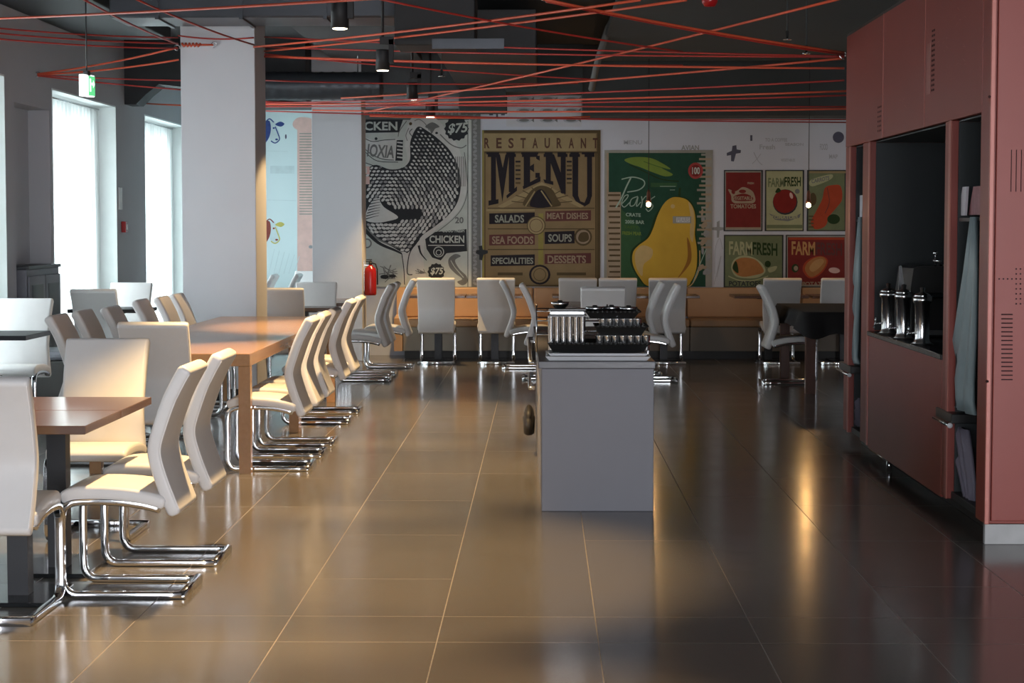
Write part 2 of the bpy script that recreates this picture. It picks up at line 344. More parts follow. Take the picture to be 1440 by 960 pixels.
# track spotlights
SPX = -1.25; SPZ = 2.76
for k, Y in enumerate((5.2, 8.6, 11.95, 15.15, 18.6, 21.6)):
    labs = ['black track spotlight nearest the camera, above the frame', 'black track spotlight over the front table', 'black cylinder spotlight at the top left, nearest of the three lit ones', 'black cylinder spotlight in front of the black air unit', 'black cylinder spotlight hanging just above the left part of the hen poster', 'black cylinder spotlight farthest away, in front of the hen poster top']
    t = thing('track_spotlight', labs[k], 'spotlight', (SPX, Y, SPZ), 0, 'warm track spotlights above the aisle')
    bm = newbm(); lathe(bm, [(.001, .16), (.050, .16), (.054, .15), (.056, 0), (.05, 0), (.047, .012), (.001, .014)], n=20); obj('housing', bm, M['black'], t)
    bm = newbm(); lathe(bm, [(.001, -.004), (.044, -.004), (.044, .011), (.001, .011)], n=20); obj('lens', bm, M['lampw'], t)
    bm = newbm(); box(bm, .05, .085, -.03, .03, .06, .24); box(bm, -.02, .085, -.03, .03, .2, .26); tube(bm, [(0, 0, .25), (0, 0, .84)], .012); obj('bracket', bm, M['black'], t)
    L = bpy.data.lights.new('spot_lamp', 'SPOT'); L.energy = (640, 720, 720, 680, 360, 280)[k]; L.color = (1, .66, .30); L.spot_size = math.radians((82, 80, 79, 78, 46, 80)[k]); L.spot_blend = .4; L.shadow_soft_size = .04
    lo = bpy.data.objects.new('spot_lamp', L); COL.objects.link(lo); lo.location = (SPX, Y, SPZ-.02); lo.rotation_euler = Vector((0, 0, -1) if k != 4 else (-1.3, -1.2, -1.5)).to_track_quat('-Z', 'Y').to_euler()
bm = newbm(); box(bm, SPX-.02, SPX+.02, 4, 20, 3.56, 3.597); tag(obj('light_track', bm, M['black']), 'long black lighting track above the left aisle', 'light track')

# pendants
for px, py, Y, lab in ((912, 284, 21.3, 'copper pendant bulb hanging in front of the pear poster'), (1137, 285, 21.3, 'copper pendant bulb hanging in front of the small vegetable posters')):
    p = atY(px, py, Y); t = thing('pendant_lamp', lab, 'pendant lamp', p, 0, 'bare pendant bulbs')
    bm = newbm(); tube(bm, [(0, 0, .12), (0, 0, ZC-.2-p.z if False else 3.38-p.z)], .004, 6); obj('cord', bm, M['black'], t)
    bm = newbm(); lathe(bm, [(.002, .14), (.012, .13), (.02, .10), (.022, .03), (.03, .02), (.03, 0.0)], n=14); obj('socket', bm, M['copper'], t)
    bm = newbm(); lathe(bm, [(.012, .0), (.024, -.012), (.027, -.032), (.02, -.048), (.001, -.055)], n=14); obj('bulb', bm, M['bulb'], t)
    L = bpy.data.lights.new('pendant_glow', 'POINT'); L.energy = 7; L.color = (1, .55, .2); L.shadow_soft_size = .04
    lo = bpy.data.objects.new('pendant_glow', L); COL.objects.link(lo); lo.location = p+Vector((0, 0, -.12))

# small ceiling fittings
for px, py, Y, lab in ((1107, 50, 13.5, 'small pale sprinkler head under the dark ceiling, farther left of two'), (1134, 70, 13.8, 'small pale sprinkler head just above the right rope bundle'), (621, 103, 17, 'small pale sprinkler head above the hen poster')):
    p = atY(px, py, Y); t = thing('sprinkler', lab, 'sprinkler', p, 0, 'ceiling sprinklers')
    bm = newbm(); lathe(bm, [(.001, -.03), (.03, -.03), (.03, -.024), (.008, -.02), (.012, .03), (.004, .035)], n=12); obj('head', bm, M['steel'], t)
    bm = newbm(); tube(bm, [(0, 0, .03), (0, 0, (3.38 if px > 800 else 3.6)-p.z)], .006, 6); obj('drop_pipe', bm, M['ceilR'], t)
p = atY(998, 3, 12.5); t = thing('alarm_bell', 'small round red alarm under the dark ceiling at the top edge', 'alarm', p)
bm = newbm(); lathe(bm, [(.001, -.03), (.035, -.028), (.052, 0), (.052, .04), (.001, .045)], n=16); obj('shell', bm, M['extred'], t)
bm = newbm(); tube(bm, [(0, 0, .04), (0, 0, 3.38-p.z)], .006, 6); obj('stem', bm, M['black'], t)

# exit sign
p = atY(122, 116, 15.0); t = thing('exit_sign', 'hanging lit emergency exit sign, green and white, beside the window wall', 'exit sign', p, math.radians(74))
bm = newbm(); box(bm, -.09, .09, -.02, .02, -.11, .06, bev=.006); obj('light_box', bm, M['exitw'], t)
bm = newbm(); box(bm, -.01, .085, -.024, -.021, -.10, .05); obj('green_panel', bm, M['exitg'], t)
bm = newbm(); box(bm, .0, .02, -.027, -.025, -.07, .03); prism(bm, [(.03, .0), (.055, .0), (.055, .02), (.078, -.01), (.055, -.04), (.055, -.02), (.03, -.02)], -.027, -.025, 'Y'); obj('pictogram', bm, M['exitw'], t)
bm = newbm(); tube(bm, [(0, 0, .055), (0, 0, 3.42-p.z)], .006, 6); box(bm, -.02, .02, -.02, .02, .05, .09); obj('hanging_rod', bm, M['post'], t)

# ------------------------------------------------------------------ ropes
ropes = [
 (-60, 28, 15.1, 900, -28, 9.0, 0, 'nearest bright orange rope rising across the top left corner'),
 (-40, 36, 15.4, 250, 53, 17.0, 1, 'upper of three ropes from the left edge to the big pillar'),
 (-40, 43, 15.4, 250, 61, 17.0, 1, 'middle of three ropes from the left edge to the big pillar'),
 (-40, 51, 15.4, 250, 68, 17.0, 1, 'lowest of three ropes from the left edge to the big pillar'),
 (53, 104, 17.45, 249, 67, 17.0, 0, 'bright rope from the wall anchor up to the pillar hook'),
 (53, 105, 17.45, 251, 84, 17.0, 0, 'second rope of the wall anchor fan, under the bright one'),
 (53, 105.5, 17.45, 370, 113, 18.2, 1, 'third rope of the wall anchor fan, passing behind the pillar'),
 (53, 106.5, 17.45, 372, 133, 18.5, 1, 'lowest rope of the wall anchor fan, passing behind the pillar'),
 (198, 145, 21.8, 374, 147, 19.6, 0, 'rope from the far wall hook behind the big pillar'),
 (110, -5, 13, 250, 62, 17.0, 1, 'thin red rope from the top edge down to the left of the pillar'),
 (185, -4, 13, 357, 63, 17.0, 1, 'thin red rope crossing the ceiling down to the right pillar corner'),
 (250, 50, 17.0, 357, 53, 17.0, 1, 'rope tied across the front of the big pillar'),
 (357, 66, 17.0, 900, 0, 12.0, 0, 'upper of two bright parallel ropes rising right from the pillar'),
 (372, 72, 17.3, 965, 0, 12.0, 0, 'lower of two bright parallel ropes rising right from the pillar'),
 (372, 52, 17.3, 1187, 79, 13.9, 1, 'red rope from pillar to red cabinet, topmost of the nearly level ones'),
 (370, 66, 17.3, 1187, 80, 13.9, 1, 'red rope from pillar to red cabinet, just below the topmost'),
 (372, 76, 17.3, 840, 112, 17, 1, 'red rope sloping down right across the black air unit'),
 (372, 79, 17.3, 1187, 96, 14.2, 0, 'orange rope from the pillar to the cabinet behind the spotlights'),
 (372, 80, 17.3, 960, 92, 15.5, 1, 'doubled red rope below the middle spotlight'),
 (480, 138, 19.8, 1187, 82, 13.9, 0, 'orange rope climbing right to the cabinet top corner'),
 (372, 113, 18.2, 813, 117, 18.0, 1, 'level red rope above the hen poster'),
 (374, 145, 19.6, 1187, 113, 14.0, 1, 'red rope rising gently across the small fish prints'),
 (512, 158, 21.5, 1182, -2, 12.0, 0, 'long bright orange rope rising diagonally to the top right'),
 (530, -2, 13, 960, 73, 14.5, 1, 'red rope sloping down from the top edge centre left'),
 (760, -2, 12.5, 1187, 74, 13.8, 0, 'upper rope sloping down right to the cabinet corner'),
 (768, 2, 12.6, 1187, 77, 13.8, 1, 'lower twin rope sloping down right to the cabinet corner'),
 (374, 147, 19.6, 1190, 128, 15.5, 0, 'orange rope just above the poster tops'),
 (374, 150, 19.6, 1190, 134, 15.5, 1, 'red rope crossing the upper edge of the fish prints'),
 (374, 143, 19.6, 1190, 150, 16.5, 1, 'red rope along the bottom of the bulkheads'),
 (440, 155, 20.4, 1190, 153, 16.5, 0, 'orange rope at the mural top edge'),
 (374, 156, 19.6, 1190, 172, 19, 1, 'lowest red rope stretched in front of the mural'),
 (512, 161, 21.7, 1190, 168, 19, 1, 'red rope directly above the lowest one'),
 (520, 163, 21.7, 830, 164, 21.5, 0, 'short orange rope over the hen and menu posters'),
]
for a, b2, c, d, e, f, k, lab in ropes:
    p0, p1 = atY(a, b2, c), atY(d, e, f)
    if p1.x > 0 and d > 1180: p1.x = p1.x
    n = 10; sag = .02; bm = newbm()
    pts = [p0.lerp(p1, i/n)-Vector((0, 0, sag*4*(i/n)*(1-i/n))) for i in range(n+1)]
    tube(bm, pts, .0092 if k == 0 else .0075, 6)
    tag(obj('rope', bm, M['rope'] if k == 0 else M['rope2']), lab, 'rope', 'stretched ropes under the ceiling')
bm = newbm()
for i in range(5): tube(bm, [atY(256+i*5, 61, 16.98), atY(259+i*5, 65, 16.96), atY(262+i*5, 61.5, 16.98)], .012, 6)
tube(bm, [atY(278, 63, 17.0), atY(300, 63, 17.02)], .009)
tag(obj('rope_knot', bm, M['rope']), 'orange rope knot tied on the face of the big pillar', 'rope knot')
for px, py, Y, lab in ((249, 67, 17.0, 'small metal rope hook at the left pillar corner'), (301, 63, 17.03, 'small metal rope hook on the pillar face'), (53, 105, 17.5, 'dark rope hook on the window wall'), (197, 145, 21.85, 'dark rope hook beside the notched bulkhead'), (1186, 78, 13.8, 'metal rope hook at the red cabinet corner')):
    p = atY(px, py, Y); bm = newbm(); tube(bm, [p+Vector((.025*math.cos(a), .0, .025*math.sin(a))) for a in [i*.7 for i in range(8)]], .005, 6); tube(bm, [p+Vector((.02, 0, 0)), p+Vector((.02, .05, 0))], .006, 6)
    tag(obj('rope_hook', bm, M['steel']), lab, 'hook', 'rope hooks')

# ------------------------------------------------------------------ chairs
def rr(w, h, r, n=4):       # rounded rectangle outline
    pts = []
    for cx, cy, a0 in ((w/2-r, h/2-r, 0), (-w/2+r, h/2-r, PI/2), (-w/2+r, -h/2+r, PI), (w/2-r, -h/2+r, 1.5*PI)):
        for k in range(n+1):
            a = a0+PI/2*k/n; pts.append((cx+r*math.cos(a), cy+r*math.sin(a)))
    return pts
def smooth_path(pts, sub=5):
    pts = [Vector(p) for p in pts]; out = []
    for i in range(len(pts)-1):
        p0, p1, p2, p3 = pts[max(i-1, 0)], pts[i], pts[i+1], pts[min(i+2, len(pts)-1)]
        for k in range(sub):
            t = k/sub
            out.append(.5*((2*p1)+(p2-p0)*t+(2*p0-5*p1+4*p2-p3)*t*t+(3*p1-p0-3*p2+p3)*t**3))
    out.append(pts[-1]); return out
def loft(bm, path, wfun, thick, bow=0, rad=.018):       # path in (y,z); slab lofted along it
    P2 = smooth_path([(0, a, b) for a, b in path]); n = len(P2); rs = []
    for i, p in enumerate(P2):
        t = (P2[min(i+1, n-1)]-P2[max(i-1, 0)]).normalized(); nrm = Vector((0, -t.z, t.y)); u = i/(n-1)
        w = wfun(u); th = thick; rs.append([p+Vector((x, 0, 0))+nrm*(y + bow*(1-(2*x/w)**2)) for x, y in rr(w, th, min(rad, th*.45))])
    # rounded ends
    def endr(i, j):
        p, q = P2[i], P2[j]; d = (p-q).normalized(); res = []
        for e, s in ((.010, .86), (.017, .55)):
            c = p+d*e; res.append([c+(v-p)*Vector((1, 1, 1)) * 1.0 if False else c+Vector(((v-p).x*(1-(1-s)*.06), (v-p).y*s, (v-p).z*s)) for v in rs[i]])
        return res
    a = endr(0, 1); b = endr(n-1, n-2)
    rings(bm, [a[1], a[0]]+rs+[b[0], b[1]])
R0 = -.255
BACK = [(R0+s, z) for s, z in ((.044, .365), (.058, .40), (.090, .486), (.116, .575), (.119, .635), (.098, .71), (.058, .82), (.018, .90), (-.008, .945))]
SEAT = [(R0+s, z) for s, z in ((.095, .402), (.15, .418), (.25, .434), (.36, .440), (.45, .437), (.495, .420))]
LEG = [(R0+s, z) for s, z in ((.10, .372), (.18, .392), (.30, .405), (.42, .404), (.475, .395), (.505, .365), (.512, .30), (.512, .2), (.512, .10), (.505, .05), (.475, .020), (.42, .0155), (.25, .0155), (.013, .0155))]
CHAIR_LAB = 'white leatherette cantilever chair'
def bar(bm, pts, w, h):
    pts = [Vector(p) for p in pts]; rs = []
    for i, p in enumerate(pts):
        t = (pts[min(i+1, len(pts)-1)]-pts[max(i-1, 0)]).normalized()
        up = Vector((1, 0, 0)) if abs(t.x) < .9 else Vector((0, 0, 1)); b = t.cross(up).normalized()
        rs.append([p+up*x+b*y for x, y in rr(w, h, .006, 2)])
    rings(bm, rs)
def make_chair():
    t = thing('dining_chair', CHAIR_LAB, 'chair')
    bm = newbm(); loft(bm, SEAT, lambda u: .425-.03*u**3, .058, bow=.006); s = obj('seat', bm, M['leather'], t)
    bm = newbm(); loft(bm, BACK, lambda u: (.398+.03*u), .058, bow=-.008); b = obj('backrest', bm, M['leather'], t)
    bm = newbm(); path = smooth_path([(0, a, z) for a, z in BACK])
    for sx_ in (-1, 0, 1):
        pts = []
        for i, p in enumerate(path):
            tt = (path[min(i+1, len(path)-1)]-path[max(i-1, 0)]).normalized(); nr = Vector((0, -tt.z, tt.y)); u = i/(len(path)-1)
            pts.append(p+nr*(.0285-(0 if sx_ else .0)) * 1.0 + Vector((sx_*((.395+.03*u)/2-.006), 0, 0)) + (nr*(-.0105) if sx_ == 0 else nr*(-.004)))
        tube(bm, pts, .0028 if sx_ else .0016, 6)
    obj('piping', bm, M['pipe'], b)
    for sg in (-1, 1):
        bm = newbm(); pp = smooth_path([(sg*.188, a, z) for a, z in LEG], 3); bar(bm, pp, .038, .030); obj('leg', bm, M['chrome'], t)
    bm = newbm(); bar(bm, [(-.2, R0+.012, .014), (.2, R0+.012, .015)], .040, .030); obj('base_bar', bm, M['chrome'], t)
    bm = newbm(); bar(bm, [(-.18, R0+.16, .385), (.18, R0+.16, .385)], .02, .015); bar(bm, [(-.18, R0+.42, .398), (.18, R0+.42, .398)], .02, .015); obj('cross_rail', bm, M['chrome'], t)
    return t
G = {'f': 'chairs at the front pair of tables', 'L': 'chairs on the left side of the long oak tables', 'R': 'chairs on the right side of the long oak tables',
     'w': 'chairs beside the window wall', 'b': 'chairs facing the tan wall bench', 'm': 'chairs around the far middle table', 'd': 'chairs by the black clothed table', 'g': 'chairs by the fire extinguisher pillar'}
AW, LF, RT, TO = 0, PI/2, -PI/2, PI       # faces: away, left, right, towards the camera
def W(lab): return CHAIR_LAB+' '+lab
chairs = [
 (-2.17, 7.55, AW, 'f', 'white chair cut by the left picture edge, its back to the camera'),
 (-1.73, 8.04, LF, 'f', 'nearest complete white chair, facing left at the front brown table'),
 (-1.725, 8.80, LF, 'f', 'white chair directly behind the nearest one, facing left at the front brown table'),
 (-2.22, 9.52, TO, 'f', 'white chair facing the camera behind the front brown table, warm lit backrest'),
 (-2.33, 11.72, AW, 'L', 'white chair with its back to the camera at the near head of the oak table'),
 (-2.90, 12.45, RT, 'L', 'grey shaded chair nearest on the left side of the oak table, facing right'),
 (-2.90, 13.15, RT, 'L', 'shaded chair second from the near end on the left of the oak table'),
 (-2.84, 13.75, RT, 'L', 'shaded chair third from the near end on the left of the oak table'),
 (-2.90, 15.05, RT, 'L', 'shaded chair fourth from the near end on the left of the oak table'),
 (-2.86, 15.70, RT, 'L', 'shaded chair fifth from the near end on the left of the oak table'),
 (-2.86, 16.35, RT, 'L', 'shaded chair farthest on the left of the oak table, beside the big pillar'),
 (-1.72, 12.18, LF, 'R', 'warm lit chair nearest on the right of the oak table, behind its front leg'),
 (-1.72, 12.86, LF, 'R', 'chair second from the near end on the right side of the oak table'),
 (-1.72, 13.52, LF, 'R', 'chair third from the near end on the right side of the oak table'),
 (-1.76, 15.05, LF, 'R', 'chair fourth from the near end on the right of the oak table, top lit yellow'),
 (-1.76, 15.85, LF, 'R', 'chair farthest on the right side of the oak table, darker top'),
 (-4.10, 14.95, TO, 'w', 'brightly lit white chair at the left picture edge behind the dark window table'),
 (-4.10, 17.75, AW, 'w', 'pale blue white chair with its back to the camera in front of the middle window'),
 (-4.18, 19.25, TO, 'w', 'overexposed white chair facing the camera behind the pale window chair'),
 (-2.43, 18.10, AW, 'g', 'chair turned away just right of the big pillar, behind the oak table'),
 (-2.31, 19.40, TO, 'g', 'chair facing the camera in front of the second pillar'),
 (-1.76, 19.15, LF, 'g', 'chair facing left near the second pillar, nearest of three overlapping ones'),
 (-1.76, 19.85, LF, 'g', 'chair facing left near the second pillar, middle of three overlapping ones'),
 (-1.66, 20.95, LF, 'g', 'chair facing left near the second pillar, farthest of three overlapping ones'),
 (-3.45, 22.9, LF, 'w', 'small dark side view chair far back right of the big pillar, left one'),
 (-3.22, 23.35, LF, 'w', 'small dark side view chair far back right of the big pillar, right one'),
 (-2.95, 24.3, TO, 'w', 'small bright white chair far back in front of the pink mural strip'),
 (-1.18, 21.60, AW, 'b', 'chair seen from behind under the hen poster, leftmost at the wall bench'),
 (-.51, 21.60, AW, 'b', 'chair seen from behind under the menu poster, left part'),
 (.40, 21.60, AW, 'b', 'chair seen from behind at the bench, left one of the pair behind the trays'),
 (.845, 21.60, AW, 'b', 'chair seen from behind at the bench, right one of the pair behind the trays'),
 (1.40, 21.60, AW, 'b', 'chair seen from behind at the bench under the pear poster'),
 (2.67, 21.60, AW, 'b', 'chair seen from behind at the bench under the potato poster'),
 (3.31, 21.60, AW, 'b', 'chair seen from behind at the bench, cut by the red cabinet'),
 (-.17, 20.80, RT, 'm', 'chair facing right in front of the second bench chair, smaller one'),
 (.06, 19.40, RT, 'm', 'chair facing right just left of the tray counter'),
 (.58, 18.45, AW, 'm', 'pale chair with back to the camera directly behind the stacked trays'),
 (.98, 19.90, LF, 'm', 'chair facing left right of the trays, farther one'),
 (1.09, 19.15, LF, 'm', 'chair facing left right of the trays, nearer one with its seat visible'),
 (2.41, 18.85, RT, 'd', 'chair facing right drawn up to the black clothed table'),
]
first = None
for x, y, r, gk, lab in chairs:
    if first is None: first = make_chair(); first.location = (x, y, 0); first.rotation_euler = (0, 0, r); first['label'] = lab; first['group'] = G[gk]
    else: dup(first, (x, y, 0), r, lab, G[gk])

# ------------------------------------------------------------------ tables
def pedestal_table(x, y, sx_, sy_, label, group, topm, th=.035, ht=.75, post=.085, plate=(.34, .42)):
    t = thing('pedestal_table', label, 'table', (x, y, 0), 0, group)
    bm = newbm(); box(bm, -sx_/2, sx_/2, -sy_/2, sy_/2, ht-th, ht, bev=.003); obj('tabletop', bm, topm, t)
    bm = newbm(); box(bm, -post/2, post/2, -post/2, post/2, .018, ht-th); obj('pedestal', bm, M['post'], t)
    bm = newbm(); box(bm, -plate[0]/2, plate[0]/2, -plate[1]/2, plate[1]/2, 0, .018, bev=.003); obj('base_plate', bm, M['plate'], t)
    bm = newbm(); box(bm, -.14, .14, -.14, .14, ht-th-.012, ht-th); obj('top_bracket', bm, M['post'], t)
    return t
gf = 'front pair of brown tables'
pedestal_table(-2.165, 7.873, .71, .642, 'nearer of two square brown pedestal tables pushed together at front left', gf, M['walnut'])
pedestal_table(-2.165, 8.525, .71, .645, 'farther of two square brown pedestal tables pushed together at front left', gf, M['walnut'])
gw = 'dark tables along the windows'
pedestal_table(-4.1, 14.15, .74, .7, 'dark topped table at the left picture edge before the bright chair', gw, M['post'])
pedestal_table(-4.15, 18.5, .74, .6, 'dark topped table between the two chairs at the middle window', gw, M['post'])
def oak_table(x0, x1, y0, y1, label):
    cx, cy = (x0+x1)/2, (y0+y1)/2; hx, hy = (x1-x0)/2, (y1-y0)/2
    t = thing('oak_table', label, 'table', (cx, cy, 0), 0, 'long oak tables')
    bm = newbm(); box(bm, -hx, hx, -hy, hy, .672, .75, bev=.003); obj('tabletop', bm, M['oak'], t)
    for sx_ in (-1, 1):
        for sy_ in (-1, 1):
            bm = newbm(); cx2, cy2 = sx_*(hx-.037), sy_*(hy-.037); box(bm, cx2-.037, cx2+.037, cy2-.037, cy2+.037, 0, .671, bev=.002); obj('leg', bm, M['oak'], t)
    return t
oak_table(-2.82, -1.81, 11.86, 14.3, 'long light oak table standing before the big pillar, nearer one')
oak_table(-2.82, -1.81, 14.31, 16.8, 'long light oak table touching the nearer one, close to the big pillar')
gb = 'small tables along the wall bench'
for x, w, lab in ((-1.19, .64, 'brown table under the hen poster'), (-.54, .64, 'brown table under the menu poster'), (.55, .86, 'brown table behind the tray stacks'), (1.40, .78, 'brown table under the pear poster'), (2.60, .84, 'brown table under the potato poster'), (3.46, .8, 'brown table beside the red cabinet edge')):
    pedestal_table(x, 22.06, w, .62, lab+' at the wall bench', gb, M['walnut'], .03, .755)
pedestal_table(.5, 19.5, .66, 1.4, 'far middle table between chairs, hidden behind the trays', 'tables of the middle row', M['walnut'])
pedestal_table(-2.33, 18.78, .6, .42, 'small table between two chairs beside the second pillar', 'tables of the middle row', M['walnut'])
pedestal_table(-2.35, 20.4, .74, 1.3, 'table left of the three overlapping chairs by the second pillar', 'tables of the middle row', M['walnut'])
# black clothed table
t = thing('dining_table', 'dark brown wooden table under the black cloth, left of the red cabinet', 'table', (2.83, 18.6, 0))
bm = newbm(); box(bm, -.42, .42, -1.0, 1.0, .71, .75); obj('tabletop', bm, M['dkwood'], t)
for sx_ in (-1, 1):
    for sy_ in (-1, 1):
        bm = newbm(); box(bm, sx_*.36-.045, sx_*.36+.045, sy_*.93-.045, sy_*.93+.045, 0, .71, bev=.003); obj('leg', bm, M['dkwood'], t)
bm = newbm()     # cloth: top sheet with wavy hanging skirts
n = 60; outline = []
for k in range(n):
    u = k/n*4; s = int(u); f = u-s
    c = [(-.43, -1.01), (.43, -1.01), (.43, 1.01), (-.43, 1.01), (-.43, -1.01)]
    outline.append((c[s][0]+(c[s+1][0]-c[s][0])*f, c[s][1]+(c[s+1][1]-c[s][1])*f, s, f))
rs = []
for lvl in range(7):
    ring = []
    for i, (x, y, s, f) in enumerate(outline):
        drop = (.22, .19, .22, .15)[s]*(1+.12*math.sin(i*.9)); dz = drop*max(0, lvl-1)/5; o = .0 if lvl < 2 else .012*(lvl-1)*(.5+.5*math.sin(i*1.3))+.004*lvl
        nx, ny = (0, -1) if s == 0 else (1, 0) if s == 1 else (0, 1) if s == 2 else (-1, 0)
        k2 = .98 if lvl == 0 else 1
        ring.append((x*k2+nx*o, y*k2+ny*o, .756-dz))
    rs.append(ring)
rings(bm, rs, cap=False); vs = [v for v in bm.verts][:n]; f = bm.faces.new(vs)
c = obj('tablecloth', bm, M['cloth']); c.location = (2.83, 18.6, 0); tag(c, 'black tablecloth draped over the table left of the red cabinet', 'tablecloth')

# ------------------------------------------------------------------ wall bench
t = thing('wall_bench', 'long tan upholstered bench with taupe front under the wall posters', 'bench', (-1.62, 22.9, 0))
L_ = 6.1; segs = [0, 1.52, 3.34, 4.7, L_]
bm = newbm(); box(bm, .02, L_-.02, -.56, -.03, 0, .09); obj('plinth', bm, M['kick'], t)
bm = newbm()
for a, b2 in zip(segs, segs[1:]): box(bm, a+.004, b2-.004, -.60, -.04, .09, .37, bev=.006)
obj('base_front', bm, M['taupe'], t)
for a, b2 in zip(segs, segs[1:]):
    bm = newbm(); box(bm, a+.004, b2-.004, -.62, -.12, .371, .46, bev=.02); obj('seat_cushion', bm, M['tan'], t)
    bm = newbm(); box(bm, a+.004, b2-.004, -.13, -.005, .461, .815, bev=.018); obj('back_cushion', bm, M['tan'], t)
bm = newbm(); prism(bm, [(-.62, .09), (-.005, .09), (-.005, .815), (-.14, .815), (-.20, .50), (-.60, .47)], -.10, -.002, 'X'); obj('end_panel', bm, M['tan'], t)

# ------------------------------------------------------------------ flat prints
TXT = {}
def text_mesh(s):
    if s in TXT: return TXT[s]
    cu = bpy.data.curves.new('t', 'FONT'); cu.body = s; cu.size = 1; cu.offset = .028; cu.resolution_u = 3
    o = bpy.data.objects.new('t', cu); COL.objects.link(o); bpy.context.view_layer.update()
    dg = bpy.context.evaluated_depsgraph_get(); me = o.evaluated_get(dg).to_mesh()
    v = [tuple(a.co[:2]) for a in me.vertices]; f = [tuple(p.vertices) for p in me.polygons]
    o.evaluated_get(dg).to_mesh_clear(); bpy.data.objects.remove(o); bpy.data.curves.remove(cu)
    TXT[s] = (v, f); return TXT[s]
class Art:
    """flat print on the plane Y; outlines given as positions read from the photograph"""
    def __init__(s, Y, off=.0): s.Y = Y; s.off = off; s.bm = newbm(); s.mats = []; s.k = 0
    def mi(s, m):
        if P[m] not in s.mats: s.mats.append(P[m])
        return s.mats.index(P[m])
    def pt(s, px, py):
        p = atY(px, py, s.Y); p.y = s.Y-s.off-s.k*.00005; return p
    def poly(s, pts, m, same=False):
        if not same: s.k += 1
        f = s.bm.faces.new([s.bm.verts.new(s.pt(*p)) for p in pts]); f.material_index = s.mi(m); f.normal_update()
        if f.normal.y > 0: f.normal_flip()
    def rect(s, x0, y0, x1, y1, m, same=False): s.poly([(x0, y0), (x1, y0), (x1, y1), (x0, y1)], m, same)
    def ell(s, cx, cy, rx, ry, m, rot=0, n=20, same=False):
        c, d = math.cos(rot), math.sin(rot)
        s.poly([(cx+rx*math.cos(a)*c-ry*math.sin(a)*d, cy+rx*math.cos(a)*d+ry*math.sin(a)*c) for a in [2*PI*i/n for i in range(n)]], m, same)
    def star(s, cx, cy, r0, r1, n, m):
        s.poly([(cx+(r0 if i % 2 else r1)*math.cos(PI*i/n), cy+(r0 if i % 2 else r1)*math.sin(PI*i/n)) for i in range(2*n)], m)
    def line(s, pts, w, m, same=False, w1=None):
        if not same: s.k += 1
        w1 = w if w1 is None else w1; a, b = [], []
        for i, p in enumerate(pts):
            q, r = pts[max(i-1, 0)], pts[min(i+1, len(pts)-1)]; dx, dy = r[0]-q[0], r[1]-q[1]; l = math.hypot(dx, dy) or 1
            ww = (w+(w1-w)*i/(len(pts)-1))/2; a.append((p[0]-dy/l*ww, p[1]+dx/l*ww)); b.append((p[0]+dy/l*ww, p[1]-dx/l*ww))
        mi = s.mi(m)
        for i in range(len(pts)-1):
            f = s.bm.faces.new([s.bm.verts.new(s.pt(*p)) for p in (a[i], a[i+1], b[i+1], b[i])]); f.material_index = mi
    def curve(s, pts, w, m, w1=None, sub=6):
        sp = smooth_path([(p[0], p[1], 0) for p in pts], sub); s.line([(p.x, p.y) for p in sp], w, m, w1=w1)
    def cpoly(s, pts, m, sub=5):
        q = [Vector((p[0], p[1], 0)) for p in pts]; n = len(q); out = []
        for i in range(n):
            p0, p1, p2, p3 = q[i-1], q[i], q[(i+1) % n], q[(i+2) % n]
            for k in range(sub):
                t = k/sub; v = .5*((2*p1)+(p2-p0)*t+(2*p0-5*p1+4*p2-p3)*t*t+(3*p1-p0-3*p2+p3)*t**3); out.append((v.x, v.y))
        s.poly(out, m); return out
    def ring(s, cx, cy, r, w, m, n=24):
        s.line([(cx+r*math.cos(2*PI*i/n), cy+r*math.sin(2*PI*i/n)) for i in range(n+1)], w, m)
    def text(s, str_, x0, y0, x1, y1, m, slant=0, rise=0):
        s.k += 1; v, f = text_mesh(str_); ax = [p[0] for p in v]; ay = [p[1] for p in v]; lx, hx, ly, hy = min(ax), max(ax), min(ay), max(ay); mi = s.mi(m)
        vs = []
        for x, y in v:
            u = (x-lx)/(hx-lx); w = (y-ly)/(hy-ly); vs.append(s.bm.verts.new(s.pt(x0+(x1-x0)*u+slant*w, y1+(y0-y1)*w-rise*u)))
        for q in f:
            try: ff = s.bm.faces.new([vs[i] for i in q]); ff.material_index = mi
            except ValueError: pass
    def done(s, name, parent=None): return obj(name, s.bm, s.mats, parent)
class Let(Art):
    def __init__(s, prev, parent): super().__init__(YP, prev.off+prev.k*.00005+.0003); s.parent = parent
    def text(s, *a, **k):
        A2 = Art(s.Y, s.off); A2.text(*a, **k); A2.done('lettering', s.parent)
    def done(s, name, parent=None):
        if len(s.bm.faces): return Art.done(s, 'script_lettering', s.parent)
        s.bm.free()
def inpoly(x, y, pts):
    r = False; n = len(pts)
    for i in range(n):
        (a, b), (c, d) = pts[i], pts[i-1]
        if (b > y) != (d > y) and x < (c-a)*(y-b)/(d-b)+a: r = not r
    return r
def poster(x0, y0, x1, y1, Y, m, label, name='poster'):
    a, b = atY(x0, y0, Y), atY(x1, y1, Y); bm = newbm(); box(bm, a.x, b.x, Y-.012, Y-.0005, b.z, a.z)
    o = obj(name, bm, P[m]); return tag(o, label, 'poster', 'printed posters on the back wall')
YP = YF
